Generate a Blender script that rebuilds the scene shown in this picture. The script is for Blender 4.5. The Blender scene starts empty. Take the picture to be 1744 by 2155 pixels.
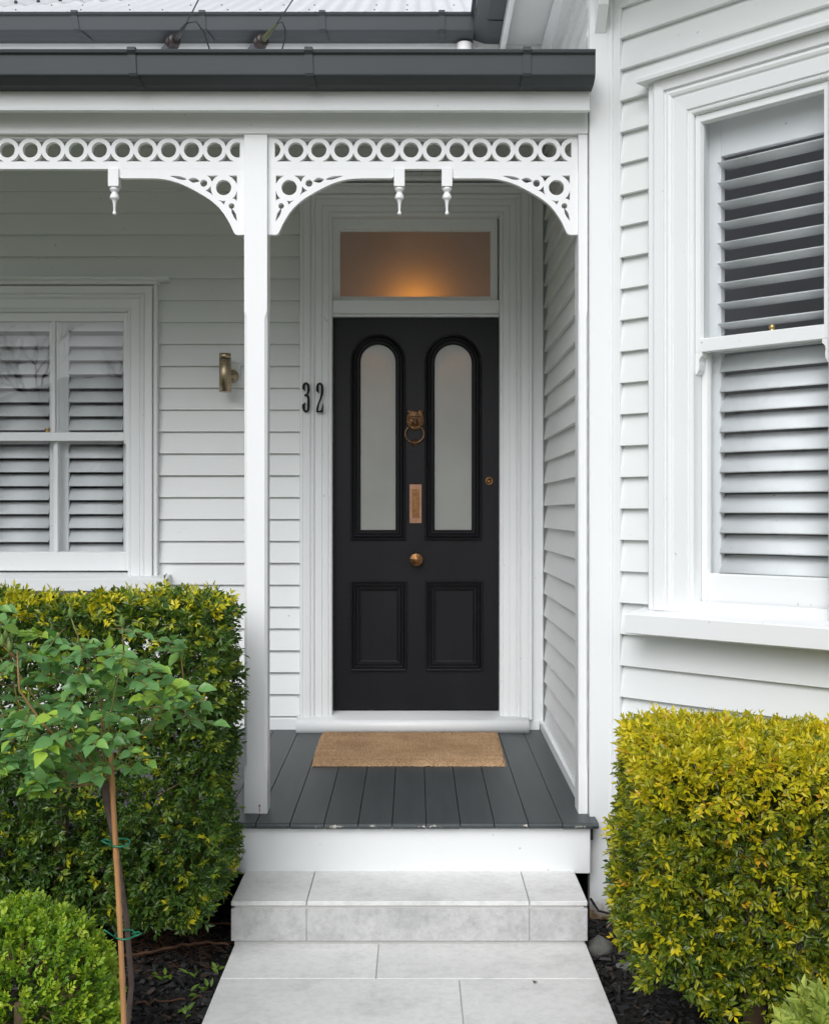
import bpy, math, random
import numpy as np
from mathutils import Matrix, Vector

R = math.radians
random.seed(7)
rng = np.random.default_rng(11)
scene = bpy.context.scene
col = scene.collection

# ------------------------------------------------------------------ camera
EYE = 1.47
cam_d = bpy.data.cameras.new("camera")
cam_d.sensor_fit = 'VERTICAL'
cam_d.sensor_height = 36.0
cam_d.lens = 41.8
cam_d.clip_start = 0.05
cam_d.clip_end = 500
cam = bpy.data.objects.new("camera", cam_d)
cam.location = (0, 0, EYE)
cam.rotation_euler = (R(90), 0, 0)
col.objects.link(cam)
scene.camera = cam

# ------------------------------------------------------------------ sky, sun, exposure (bright overcast)
SUN_EL, SUN_AZ = R(39.5), R(198)       # azimuth: sun stands behind the camera, a little to its left
world = bpy.data.worlds.new("World")
scene.world = world
world.use_nodes = True
wn = world.node_tree
for n in list(wn.nodes):
    wn.nodes.remove(n)
w_out = wn.nodes.new("ShaderNodeOutputWorld")
w_bg = wn.nodes.new("ShaderNodeBackground")
w_sky = wn.nodes.new("ShaderNodeTexSky")
w_sky.sky_type = 'NISHITA'
w_sky.sun_disc = False
w_sky.sun_elevation = SUN_EL
w_sky.sun_rotation = SUN_AZ
w_sky.air_density = 1.0
w_sky.dust_density = 4.0
w_hsv = wn.nodes.new("ShaderNodeHueSaturation")   # the cloud cover takes the blue out of the sky
w_hsv.inputs['Saturation'].default_value = 0.22
wn.links.new(w_sky.outputs[0], w_hsv.inputs['Color'])
w_mul = wn.nodes.new("ShaderNodeMix")             # cool daylight of a clouded sky
w_mul.data_type = 'RGBA'
w_mul.blend_type = 'MULTIPLY'
w_mul.inputs[0].default_value = 1.0
w_mul.inputs[7].default_value = (.975, 1.0, 1.06, 1)
wn.links.new(w_hsv.outputs[0], w_mul.inputs[6])
wn.links.new(w_mul.outputs[2], w_bg.inputs[0])
w_bg.inputs[1].default_value = 0.09
wn.links.new(w_bg.outputs[0], w_out.inputs[0])

sun_d = bpy.data.lights.new("sun", 'SUN')
sun_d.energy = 1.5
sun_d.angle = R(50)
sun_d.color = (0.985, 0.99, 1.0)
sun = bpy.data.objects.new("sun", sun_d)
sdir = Vector((math.sin(SUN_AZ) * math.cos(SUN_EL), math.cos(SUN_AZ) * math.cos(SUN_EL), math.sin(SUN_EL)))
sun.rotation_euler = (-sdir).to_track_quat('-Z', 'Y').to_euler()
sun.location = (0, -5, 12)
col.objects.link(sun)

vs = scene.view_settings
vs.view_transform = 'Standard'
vs.look = 'None'
vs.exposure = 0.23
vs.gamma = 1.0
vs.use_curve_mapping = False
scene.cycles.use_denoising = True
scene.cycles.max_bounces = 6
scene.cycles.diffuse_bounces = 4
scene.cycles.glossy_bounces = 3
scene.cycles.use_adaptive_sampling = True
scene.cycles.adaptive_threshold = 0.015
scene.cycles.transparent_max_bounces = 8
scene.cycles.sample_clamp_indirect = 6.0

# ------------------------------------------------------------------ materials
MATS = {}


def nt(name):
    m = bpy.data.materials.new(name)
    m.use_nodes = True
    t = m.node_tree
    return m, t, t.nodes["Principled BSDF"], t.nodes["Material Output"]


def L(t, a, b):
    t.links.new(a, b)


def noise(t, scale, detail=4, rough=.55, vec=None, stretch=None):
    tc = t.nodes.new("ShaderNodeTexCoord")
    out = tc.outputs['Object']
    if stretch:
        mp = t.nodes.new("ShaderNodeMapping")
        mp.inputs['Scale'].default_value = stretch
        L(t, out, mp.inputs[0])
        out = mp.outputs[0]
    n = t.nodes.new("ShaderNodeTexNoise")
    n.inputs['Scale'].default_value = scale
    n.inputs['Detail'].default_value = detail
    n.inputs['Roughness'].default_value = rough
    L(t, out, n.inputs['Vector'])
    return n


def ramp(t, fac, stops):
    r = t.nodes.new("ShaderNodeValToRGB")
    e = r.color_ramp.elements
    while len(e) < len(stops):
        e.new(0.5)
    for i, (p, c) in enumerate(stops):
        e[i].position = p
        e[i].color = (*c, 1)
    L(t, fac, r.inputs[0])
    return r


def mixc(t, fac, a, b, mode='MIX'):
    m = t.nodes.new("ShaderNodeMix")
    m.data_type = 'RGBA'
    m.blend_type = mode
    for s, v in ((m.inputs[0], fac), (m.inputs[6], a), (m.inputs[7], b)):
        if hasattr(v, 'links'):
            L(t, v, s)
        elif isinstance(v, (int, float)):
            s.default_value = v
        else:
            s.default_value = (*v, 1)
    return m.outputs[2]


def bump(t, b, h, strength=.2, dist=.002):
    n = t.nodes.new("ShaderNodeBump")
    n.inputs['Strength'].default_value = strength
    n.inputs['Distance'].default_value = dist
    L(t, h, n.inputs['Height'])
    L(t, n.outputs[0], b.inputs['Normal'])
    return n


def simple(name, c1, c2=None, rough=.5, scale=8, bscale=90, bs=.15, bd=.001, metal=0, spec=.5, stretch=None, detail=5):
    m, t, b, o = nt(name)
    n = noise(t, scale, detail, stretch=stretch)
    r = ramp(t, n.outputs[0], [(.3, c1), (.7, c2 or c1)])
    L(t, r.outputs[0], b.inputs['Base Color'])
    b.inputs['Roughness'].default_value = rough
    b.inputs['Metallic'].default_value = metal
    b.inputs['Specular IOR Level'].default_value = spec
    if bs:
        nb = noise(t, bscale, 3, stretch=stretch)
        bump(t, b, nb.outputs[0], bs, bd)
    MATS[name] = m
    return m


def paint_white(name, base, warm, grain):
    # gloss paint on old timber: faint tone drift, brush grain, a few dark specks and scuffs
    m, t, b, o = nt(name)
    n = noise(t, 2.3, 5)
    r = ramp(t, n.outputs[0], [(.3, warm), (.7, base)])
    sp = noise(t, 46, 2, .4)
    spk = ramp(t, sp.outputs[0], [(.76, (0, 0, 0)), (.80, (1, 1, 1))])
    c = mixc(t, spk.outputs[0], r.outputs[0], (.56, .55, .52))
    L(t, c, b.inputs['Base Color'])
    b.inputs['Roughness'].default_value = .42
    nb = noise(t, 30, 5, .6, stretch=grain)
    bump(t, b, nb.outputs[0], .25, .0012)
    MATS[name] = m
    return m


paint_white("paint_boards", (.79, .81, .80), (.765, .785, .77), (.25, .25, 4))
paint_white("paint_trim", (.83, .845, .845), (.81, .825, .82), (3, 3, .3))
paint_white("paint_shutter", (.90, .91, .92), (.88, .89, .90), (.3, .3, 3))


def paint_post():
    # trim paint with rust weeping from a nail near the foot
    m, t, b, o = nt("paint_post")
    n = noise(t, 2.3, 4)
    r = ramp(t, n.outputs[0], [(.3, (.83, .84, .84)), (.7, (.85, .86, .86))])
    L(t, r.outputs[0], b.inputs['Base Color'])
    b.inputs['Roughness'].default_value = .4
    nb = noise(t, 60, 4, stretch=(3, 3, .4))
    bump(t, b, nb.outputs[0], .12, .001)
    MATS["paint_post"] = m


paint_post()
simple("gutter_grey", (.056, .064, .068), (.064, .072, .077), rough=.45, scale=3, bs=.04, spec=.22)
simple("floor_grey", (.060, .068, .071), (.078, .086, .088), rough=.5, scale=5, bscale=60, bs=.25, bd=.001, stretch=(6, .7, 1))


def floor_mat():
    m, t, b, o = nt("floor_paint")
    n = noise(t, 4, 6, stretch=(6, .8, 1))
    r = ramp(t, n.outputs[0], [(.3, (.043, .052, .055)), (.7, (.058, .068, .071))])
    # scuffs and chips where the paint has worn to white undercoat
    s = noise(t, 95, 4, .6)
    k = ramp(t, s.outputs[0], [(.71, (0, 0, 0)), (.745, (.55, .55, .55))])
    c = mixc(t, k.outputs[0], r.outputs[0], (.32, .33, .32))
    geo = t.nodes.new("ShaderNodeNewGeometry")
    sx = t.nodes.new("ShaderNodeSeparateXYZ")
    L(t, geo.outputs['Position'], sx.inputs[0])
    wr = noise(t, 9, 6, .75)
    ma = t.nodes.new("ShaderNodeMath")
    ma.operation = 'MULTIPLY_ADD'
    ma.inputs[1].default_value = -.030
    L(t, wr.outputs[0], ma.inputs[0])
    L(t, sx.outputs['Y'], ma.inputs[2])
    mr = t.nodes.new("ShaderNodeMapRange")       # trodden front edge: paint gone in patches
    mr.inputs[1].default_value = 4.3322
    mr.inputs[2].default_value = 4.3335
    mr.inputs[3].default_value = 1.0
    mr.inputs[4].default_value = 0.0
    L(t, ma.outputs[0], mr.inputs[0])
    c = mixc(t, mr.outputs[0], c, (.50, .48, .42))
    L(t, c, b.inputs['Base Color'])
    b.inputs['Roughness'].default_value = .48
    nb = noise(t, 70, 4, stretch=(5, .4, 1))
    bump(t, b, nb.outputs[0], .3, .001)
    MATS["floor_paint"] = m


floor_mat()


def door_mat():
    m, t, b, o = nt("door_black")
    n = noise(t, 7, 6, stretch=(1, 1, .5))
    r = ramp(t, n.outputs[0], [(.3, (.0062, .0062, .0078)), (.7, (.010, .0097, .012))])
    s = noise(t, 120, 2, .4)
    k = ramp(t, s.outputs[0], [(.77, (0, 0, 0)), (.80, (.5, .5, .5))])
    c = mixc(t, k.outputs[0], r.outputs[0], (.10, .10, .10))
    L(t, c, b.inputs['Base Color'])
    b.inputs['Roughness'].default_value = .36
    b.inputs['Specular IOR Level'].default_value = .30
    nb = noise(t, 26, 6, .65, stretch=(8, 8, .5))
    bump(t, b, nb.outputs[0], .35, .0012)
    MATS["door_black"] = m


door_mat()


def stone_mat(name, stops, mottle):
    m, t, b, o = nt(name)
    n1 = noise(t, 5.5, 8, .72)
    n2 = noise(t, 34, 7, .75)
    info = t.nodes.new("ShaderNodeObjectInfo")
    r = ramp(t, n1.outputs[0], stops)
    r2 = ramp(t, n2.outputs[0], [(.30, (mottle, mottle, mottle * .99)), (.56, (1, 1, 1))])
    c = mixc(t, .75, r.outputs[0], r2.outputs[0], 'MULTIPLY')
    tone = t.nodes.new("ShaderNodeMapRange")
    tone.inputs[3].default_value = .93
    tone.inputs[4].default_value = 1.03
    L(t, info.outputs['Random'], tone.inputs[0])
    cc = t.nodes.new("ShaderNodeCombineColor")
    for i in range(3):
        L(t, tone.outputs[0], cc.inputs[i])
    c = mixc(t, 1.0, c, cc.outputs[0], 'MULTIPLY')
    sp = noise(t, 120, 3, .6)
    k = ramp(t, sp.outputs[0], [(.70, (0, 0, 0)), (.78, (.45, .45, .45))])
    c = mixc(t, k.outputs[0], c, (.26, .26, .25))
    L(t, c, b.inputs['Base Color'])
    b.inputs['Roughness'].default_value = .6
    bump(t, b, n2.outputs[0], .25, .002)
    MATS[name] = m


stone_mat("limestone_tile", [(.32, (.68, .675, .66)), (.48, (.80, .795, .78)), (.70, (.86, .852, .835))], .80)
# more grey flecks in the riser stone; shade also painted in as darker base
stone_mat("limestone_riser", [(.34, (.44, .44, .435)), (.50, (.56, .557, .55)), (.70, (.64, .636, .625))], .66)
simple("grout", (.52, .52, .50), (.58, .58, .56), rough=.9, scale=40)
simple("brass_aged", (.22, .105, .045), (.36, .19, .085), rough=.36, scale=60, bscale=200, bs=.2, metal=1.0)
simple("bronze_dark", (.17, .10, .058), (.44, .25, .13), rough=.42, scale=90, bscale=250, bs=.3, metal=.9)
simple("copper_plate", (.34, .19, .12), (.45, .25, .16), rough=.4, scale=40, bscale=200, bs=.15, metal=.9)
simple("brass_bright", (.75, .48, .14), (.8, .55, .2), rough=.3, scale=30, bs=0, metal=1.0)
simple("lamp_bronze", (.40, .31, .20), (.56, .46, .33), rough=.36, scale=20, bscale=300, bs=.1, metal=1.0, stretch=(1, 1, 12))
simple("black_enamel", (.005, .005, .0055), (.007, .007, .0075), rough=.5, scale=10, bs=0, spec=.2)
simple("black_gap", (.006, .006, .006), (.009, .009, .009), rough=.8, scale=10, bs=0)
simple("roof_white", (.82, .83, .84), (.86, .87, .88), rough=.4, scale=3, bs=.05)
simple("pvc_white", (.80, .80, .79), (.83, .83, .82), rough=.35, scale=8, bs=0)
simple("lichen_lead", (.035, .04, .05), (.13, .14, .16), rough=.7, scale=70, bscale=150, bs=.5)
simple("mossy_clamp", (.03, .035, .02), (.12, .13, .06), rough=.8, scale=160, bs=.5)
simple("porcelain_brown", (.010, .007, .006), (.03, .016, .012), rough=.4, scale=20, bs=0)
simple("cable_black", (.012, .012, .012), (.02, .02, .02), rough=.5, scale=20, bs=0)
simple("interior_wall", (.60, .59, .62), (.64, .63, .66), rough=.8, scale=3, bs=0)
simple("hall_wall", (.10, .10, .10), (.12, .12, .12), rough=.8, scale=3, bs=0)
simple("subfloor_dark", (.030, .026, .022), (.055, .047, .04), rough=.9, scale=12, bs=.5, bd=.004)
simple("soil", (.010, .0085, .0075), (.024, .019, .015), rough=.95, scale=25, bscale=45, bs=.9, bd=.02)
simple("stone_grey", (.12, .12, .11), (.22, .22, .20), rough=.85, scale=14, bscale=40, bs=.6, bd=.006)
simple("bamboo", (.36, .17, .065), (.50, .27, .11), rough=.45, scale=9, bscale=60, bs=.25, stretch=(4, 4, .5))
simple("rose_bark", (.060, .038, .032), (.12, .085, .07), rough=.75, scale=30, bscale=60, bs=.6, bd=.003)
simple("rose_cane", (.16, .20, .045), (.30, .13, .06), rough=.45, scale=7, bs=0)
simple("twig_tan", (.20, .13, .07), (.34, .23, .14), rough=.75, scale=15, bs=.3)
simple("root_brown", (.075, .035, .018), (.16, .08, .04), rough=.85, scale=20, bs=.5)
simple("tie_green", (.01, .14, .075), (.015, .18, .09), rough=.35, scale=10, bs=0)
simple("bark_grey", (.045, .04, .036), (.08, .07, .06), rough=.85, scale=9, bs=.4)
simple("lawn", (.12, .14, .055), (.155, .175, .08), rough=.9, scale=1.5, bscale=60, bs=.8, bd=.03)
simple("asphalt", (.045, .045, .046), (.06, .06, .06), rough=.9, scale=6, bs=.4)
simple("tin_roof_dark", (.05, .05, .055), (.07, .07, .075), rough=.55, scale=2, bs=.1)
simple("cream_boards", (.45, .44, .41), (.5, .49, .46), rough=.6, scale=3, bs=.1)
simple("pole_wood", (.12, .10, .08), (.2, .17, .14), rough=.85, scale=6, bs=.3, stretch=(5, 5, .4))


def mat_coir():
    m, t, b, o = nt("coir")
    n = noise(t, 210, 3, .7)
    n2 = noise(t, 5, 4)
    r = ramp(t, n.outputs[0], [(.28, (.20, .12, .06)), (.5, (.50, .325, .185)), (.72, (.66, .45, .275))])
    r2 = ramp(t, n2.outputs[0], [(.35, (.80, .78, .76)), (.65, (1.05, 1.05, 1.05))])
    L(t, mixc(t, 1.0, r.outputs[0], r2.outputs[0], 'MULTIPLY'), b.inputs['Base Color'])
    b.inputs['Roughness'].default_value = .95
    b.inputs['Specular IOR Level'].default_value = .1
    bump(t, b, n.outputs[0], .9, .004)
    MATS["coir"] = m


mat_coir()


def mat_corner():
    # white corner board whose foot has rotted and lost its paint
    m, t, b, o = nt("paint_rotted_foot")
    geo = t.nodes.new("ShaderNodeNewGeometry")
    sx = t.nodes.new("ShaderNodeSeparateXYZ")
    L(t, geo.outputs['Position'], sx.inputs[0])
    n = noise(t, 14, 5)
    ad = t.nodes.new("ShaderNodeMath")
    ad.operation = 'MULTIPLY_ADD'
    ad.inputs[1].default_value = .22
    L(t, n.outputs[0], ad.inputs[0])
    L(t, sx.outputs['Z'], ad.inputs[2])
    rr = ramp(t, ad.outputs[0], [(.07, (1, 1, 1)), (.135, (0, 0, 0))])
    n2 = noise(t, 40, 4)
    rot = ramp(t, n2.outputs[0], [(.35, (.16, .09, .045)), (.65, (.42, .31, .20))])
    L(t, mixc(t, rr.outputs[0], (.82, .835, .835), rot.outputs[0]), b.inputs['Base Color'])
    b.inputs['Roughness'].default_value = .45
    nb = noise(t, 60, 4, stretch=(3, 3, .4))
    bump(t, b, nb.outputs[0], .12, .001)
    MATS["paint_rotted_foot"] = m


mat_corner()


def mat_glass():
    m, t, b, o = nt("window_glass")
    t.nodes.remove(b)
    tr = t.nodes.new("ShaderNodeBsdfTransparent")
    tr.inputs[0].default_value = (.97, .98, .98, 1)
    gl = t.nodes.new("ShaderNodeBsdfGlossy")
    gl.inputs['Roughness'].default_value = 0.0
    n = noise(t, 5, 2)
    bp = t.nodes.new("ShaderNodeBump")
    bp.inputs['Strength'].default_value = .05
    bp.inputs['Distance'].default_value = .004
    L(t, n.outputs[0], bp.inputs['Height'])
    L(t, bp.outputs[0], gl.inputs['Normal'])
    fr = t.nodes.new("ShaderNodeFresnel")
    fr.inputs[0].default_value = 1.5
    mu = t.nodes.new("ShaderNodeMath")
    mu.operation = 'MULTIPLY'
    mu.inputs[1].default_value = 2.2          # a pane reflects at both its faces
    mu.use_clamp = True
    L(t, fr.outputs[0], mu.inputs[0])
    ge = t.nodes.new("ShaderNodeNewGeometry")
    fm = t.nodes.new("ShaderNodeMath")        # the far face of the sheet adds nothing more
    fm.operation = 'SUBTRACT'
    fm.inputs[0].default_value = 1.0
    L(t, ge.outputs['Backfacing'], fm.inputs[1])
    f2 = t.nodes.new("ShaderNodeMath")
    f2.operation = 'MULTIPLY'
    L(t, mu.outputs[0], f2.inputs[0])
    L(t, fm.outputs[0], f2.inputs[1])
    mu = f2
    mx = t.nodes.new("ShaderNodeMixShader")
    L(t, mu.outputs[0], mx.inputs[0])
    L(t, tr.outputs[0], mx.inputs[1])
    L(t, gl.outputs[0], mx.inputs[2])
    L(t, mx.outputs[0], o.inputs[0])
    MATS["window_glass"] = m


mat_glass()


def mat_frosted(name, dif, tra, gloss):
    m, t, b, o = nt(name)
    t.nodes.remove(b)
    n2 = noise(t, 3.0, 3)
    rr = ramp(t, n2.outputs[0], [(.3, tuple(c * .86 for c in dif)), (.7, tuple(c * 1.1 for c in dif))])
    df = t.nodes.new("ShaderNodeBsdfDiffuse")
    L(t, rr.outputs[0], df.inputs[0])
    tl = t.nodes.new("ShaderNodeBsdfTranslucent")
    tl.inputs[0].default_value = (*tra, 1)
    gl = t.nodes.new("ShaderNodeBsdfGlossy")
    gl.inputs['Roughness'].default_value = .28
    n = noise(t, 260, 3, .7)
    bp = t.nodes.new("ShaderNodeBump")
    bp.inputs['Strength'].default_value = .5
    bp.inputs['Distance'].default_value = .0008
    L(t, n.outputs[0], bp.inputs['Height'])
    for s_ in (df, gl):
        L(t, bp.outputs[0], s_.inputs['Normal'])
    m1 = t.nodes.new("ShaderNodeMixShader")
    m1.inputs[0].default_value = .5
    L(t, df.outputs[0], m1.inputs[1])
    L(t, tl.outputs[0], m1.inputs[2])
    m2 = t.nodes.new("ShaderNodeMixShader")
    m2.inputs[0].default_value = gloss
    L(t, m1.outputs[0], m2.inputs[1])
    L(t, gl.outputs[0], m2.inputs[2])
    L(t, m2.outputs[0], o.inputs[0])
    MATS[name] = m


mat_frosted("frosted_glass", (.60, .62, .56), (.62, .60, .56), .12)
mat_frosted("frosted_fanlight", (.56, .50, .475), (.62, .56, .50), .06)


def mat_leaf(name, stops, rough=.38, trans=.28):
    m, t, b, o = nt(name)
    at = t.nodes.new("ShaderNodeAttribute")
    at.attribute_name = "tint"
    r = ramp(t, at.outputs['Fac'], stops)
    n = noise(t, 60, 3)
    r2 = ramp(t, n.outputs[0], [(.3, (.82, .82, .82)), (.7, (1.12, 1.12, 1.12))])
    c = mixc(t, 1.0, r.outputs[0], r2.outputs[0], 'MULTIPLY')
    L(t, c, b.inputs['Base Color'])
    b.inputs['Roughness'].default_value = rough
    b.inputs['Specular IOR Level'].default_value = .45
    tl = t.nodes.new("ShaderNodeBsdfTranslucent")
    L(t, mixc(t, 1.0, c, (1.2, 1.25, .6), 'MULTIPLY'), tl.inputs[0])
    mx = t.nodes.new("ShaderNodeMixShader")
    mx.inputs[0].default_value = trans
    L(t, b.outputs[0], mx.inputs[1])
    L(t, tl.outputs[0], mx.inputs[2])
    L(t, mx.outputs[0], o.inputs[0])
    MATS[name] = m


mat_leaf("leaf_dark_hedge", [(0, (.026, .068, .015)), (.45, (.075, .155, .024)), (.72, (.24, .31, .026)), (.88, (.62, .57, .025)), (1, (.76, .66, .03))], rough=.32)
mat_leaf("leaf_gold_hedge", [(0, (.030, .072, .010)), (.35, (.105, .16, .012)), (.65, (.37, .37, .015)), (.88, (.76, .64, .02)), (1, (.66, .36, .03))], rough=.34)
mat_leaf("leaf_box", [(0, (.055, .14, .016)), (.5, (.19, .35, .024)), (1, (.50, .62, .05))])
mat_leaf("leaf_rose", [(0, (.09, .215, .075)), (.5, (.17, .36, .125)), (.8, (.27, .48, .095)), (1, (.42, .62, .085))], rough=.27)
mat_leaf("leaf_lime", [(0, (.19, .29, .04)), (1, (.55, .62, .14))])
mat_leaf("mulch_chip", [(0, (.009, .009, .009)), (.7, (.018, .017, .017)), (.9, (.045, .042, .042)), (1, (.075, .045, .028))], rough=.6, trans=.0)
mat_leaf("weed_leaf", [(0, (.08, .18, .02)), (1, (.2, .32, .04))])

# ------------------------------------------------------------------ mesh helpers
ID = Matrix.Identity(4)


class MB:
    """collects shapes; build() links them as one mesh object"""

    def __init__(s, frame=ID):
        s.v, s.f, s.sm, s.M = [], [], [], frame

    def add(s, vs_, fs, smooth=False):
        k = len(s.v)
        s.v += [tuple(s.M @ Vector(p)) for p in vs_]
        s.f += [tuple(i + k for i in f) for f in fs]
        s.sm += [smooth] * len(fs)
        return s

    def box(s, x0, x1, y0, y1, z0, z1, c=0.0):
        if c <= 0:
            p = [(x, y, z) for x in (x0, x1) for y in (y0, y1) for z in (z0, z1)]
            return s.add(p, [(0, 1, 3, 2), (4, 6, 7, 5), (0, 4, 5, 1), (2, 3, 7, 6), (0, 2, 6, 4), (1, 5, 7, 3)])
        lo, hi = (x0, y0, z0), (x1, y1, z1)
        vid, vl = {}, []
        for sx in (0, 1):
            for sy in (0, 1):
                for sz in (0, 1):
                    sg = (sx, sy, sz)
                    for ax in range(3):
                        q = []
                        for k in range(3):
                            e = hi[k] if sg[k] else lo[k]
                            if k != ax:
                                e += -c if sg[k] else c
                            q.append(e)
                        vid[(sg, ax)] = len(vl)
                        vl.append(tuple(q))
        fs = []
        ctr = Vector([(lo[k] + hi[k]) / 2 for k in range(3)])

        def face(ids):
            a, b_, c_ = (Vector(vl[i]) for i in ids[:3])
            n = (b_ - a).cross(c_ - a)
            m = sum((Vector(vl[i]) for i in ids), Vector()) / len(ids)
            fs.append(tuple(ids) if n.dot(m - ctr) > 0 else tuple(reversed(ids)))
        for ax in range(3):
            o1, o2 = [k for k in range(3) if k != ax]
            for sd in (0, 1):
                ids = []
                for a, b_ in ((0, 0), (1, 0), (1, 1), (0, 1)):
                    sg = [0, 0, 0]
                    sg[ax], sg[o1], sg[o2] = sd, a, b_
                    ids.append(vid[(tuple(sg), ax)])
                face(ids)
            for a in (0, 1):
                for b_ in (0, 1):
                    s0, s1 = [0, 0, 0], [0, 0, 0]
                    s0[o1] = s1[o1] = a
                    s0[o2] = s1[o2] = b_
                    s1[ax] = 1
                    s0, s1 = tuple(s0), tuple(s1)
                    face([vid[(s0, o1)], vid[(s1, o1)], vid[(s1, o2)], vid[(s0, o2)]])
        for sx in (0, 1):
            for sy in (0, 1):
                for sz in (0, 1):
                    face([vid[((sx, sy, sz), k)] for k in range(3)])
        return s.add(vl, fs)

    def prism(s, poly, a0, a1, axis='x', smooth=False):
        """closed 2D polygon extruded along an axis; poly is (y,z) for x, (x,z) for y, (x,y) for z"""
        n = len(poly)

        def P(p, a):
            return {'x': (a, p[0], p[1]), 'y': (p[0], a, p[1]), 'z': (p[0], p[1], a)}[axis]
        vl = [P(p, a0) for p in poly] + [P(p, a1) for p in poly]
        area = sum(poly[i][0] * poly[(i + 1) % n][1] - poly[(i + 1) % n][0] * poly[i][1] for i in range(n))
        flip = (area > 0) == (axis == 'y')
        if a1 < a0:
            flip = not flip
        fs = [(i, (i + 1) % n, n + (i + 1) % n, n + i) for i in range(n)]
        caps = [tuple(range(n - 1, -1, -1)), tuple(range(n, 2 * n))]
        if flip:
            fs = [tuple(reversed(f)) for f in fs]
            caps = [tuple(reversed(f)) for f in caps]
        k = len(s.v)
        s.add(vl, fs, smooth)
        s.f += [tuple(i + k for i in f) for f in caps]
        s.sm += [False, False]
        return s

    def tube(s, pts, rad, seg=8, cap=True, smooth=True):
        pts = [Vector(p) for p in pts]
        if not hasattr(rad, '__len__'):
            rad = [rad] * len(pts)
        vl, fs = [], []
        ref = None
        for i, p in enumerate(pts):
            d = (pts[min(i + 1, len(pts) - 1)] - pts[max(i - 1, 0)])
            d = d.normalized() if d.length > 1e-9 else Vector((0, 0, 1))
            if ref is None:
                ref = d.orthogonal().normalized()
            ref = (ref - d * ref.dot(d))
            ref = ref.normalized() if ref.length > 1e-6 else d.orthogonal().normalized()
            bi = d.cross(ref)
            for k in range(seg):
                a = 2 * math.pi * k / seg
                vl.append(tuple(p + (ref * math.cos(a) + bi * math.sin(a)) * rad[i]))
        for i in range(len(pts) - 1):
            for k in range(seg):
                k2 = (k + 1) % seg
                fs.append((i * seg + k, i * seg + k2, (i + 1) * seg + k2, (i + 1) * seg + k))
        if cap:
            fs.append(tuple(range(seg - 1, -1, -1)))
            fs.append(tuple((len(pts) - 1) * seg + k for k in range(seg)))
        return s.add(vl, fs, smooth)

    def lathe(s, prof, origin=(0, 0, 0), axis=(0, 0, 1), seg=20, smooth=True, start=0):
        """prof: (radius, height) along axis"""
        q = Vector((0, 0, 1)).rotation_difference(Vector(axis).normalized()).to_matrix()
        o = Vector(origin)
        vl, fs = [], []
        for r, h in prof:
            for k in range(seg):
                a = 2 * math.pi * k / seg + start
                vl.append(tuple(o + q @ Vector((r * math.cos(a), r * math.sin(a), h))))
        for i in range(len(prof) - 1):
            for k in range(seg):
                k2 = (k + 1) % seg
                fs.append((i * seg + k, i * seg + k2, (i + 1) * seg + k2, (i + 1) * seg + k))
        fs.append(tuple(range(seg - 1, -1, -1)))
        fs.append(tuple((len(prof) - 1) * seg + k for k in range(seg)))
        return s.add(vl, fs, smooth)

    def loops(s, rings, closed=True, smooth=False):
        """bridges rings of equal length (moulding sections)"""
        n = len(rings[0])
        vl = [p for r in rings for p in r]
        fs = []
        for i in range(len(rings) - 1):
            for k in range(n if closed else n - 1):
                k2 = (k + 1) % n
                fs.append((i * n + k, i * n + k2, (i + 1) * n + k2, (i + 1) * n + k))
        return s.add(vl, fs, smooth)

    def build(s, name, mat, parent=None):
        me = bpy.data.meshes.new(name)
        me.from_pydata(s.v, [], s.f)
        me.polygons.foreach_set("use_smooth", s.sm)
        me.update()
        return link(name, me, mat, parent)


def link(name, me, mat, parent=None):
    o = bpy.data.objects.new(name, me)
    if mat is not None:
        me.materials.clear()
        me.materials.append(MATS[mat] if isinstance(mat, str) else mat)
    col.objects.link(o)
    if parent is not None:
        o.parent = parent
        top = parent
        loc = Vector(parent.location)
        while top.parent is not None:
            top = top.parent
            loc = loc + Vector(top.location)
        o.matrix_parent_inverse = Matrix.Translation(-Vector(root_loc(parent)))
    return o


def root_loc(o):
    while o.parent is not None:
        o = o.parent
    return o.location


def link_child_of_part(name, me, mat, parent):
    return link(name, me, mat, parent)


def thing(name, label, cat, loc=(0, 0, 0), group=None):
    o = bpy.data.objects.new(name, None)
    o.empty_display_size = .1
    o.location = loc
    col.objects.link(o)
    return tag(o, label, cat, group)


def tag(o, label=None, cat=None, group=None, kind=None):
    if label:
        o["label"] = label
    if cat:
        o["category"] = cat
    if group:
        o["group"] = group
    if kind:
        o["kind"] = kind
    return o


def flat_fill(name, outer, holes, frame, y0, y1, mat, parent):
    """board cut from sheet: outline and holes in (x,z), from depth y0 (front) to y1 (back)"""
    cu = bpy.data.curves.new("tmp_outline", 'CURVE')
    cu.dimensions = '2D'
    cu.fill_mode = 'BOTH'
    cu.extrude = abs(y1 - y0) / 2
    for poly in [outer] + holes:
        sp = cu.splines.new('POLY')
        sp.points.add(len(poly) - 1)
        for i, p in enumerate(poly):
            sp.points[i].co = (p[0], p[1], 0, 1)
        sp.use_cyclic_u = True
    to = bpy.data.objects.new("tmp_outline", cu)
    col.objects.link(to)
    dg = bpy.context.evaluated_depsgraph_get()
    me = bpy.data.meshes.new_from_object(to.evaluated_get(dg))
    bpy.data.objects.remove(to)
    bpy.data.curves.remove(cu)
    me.name = name
    ym = (y0 + y1) / 2
    swap = Matrix(((1, 0, 0, 0), (0, 0, 1, ym), (0, 1, 0, 0), (0, 0, 0, 1)))
    me.transform(frame @ swap)
    me.flip_normals()
    for p in me.polygons:
        p.use_smooth = False
    return link(name, me, mat, parent)


def circle(cx, cz, r, n=28, a0=0):
    return [(cx + r * math.cos(a0 + 2 * math.pi * i / n), cz + r * math.sin(a0 + 2 * math.pi * i / n)) for i in range(n)]


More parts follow.
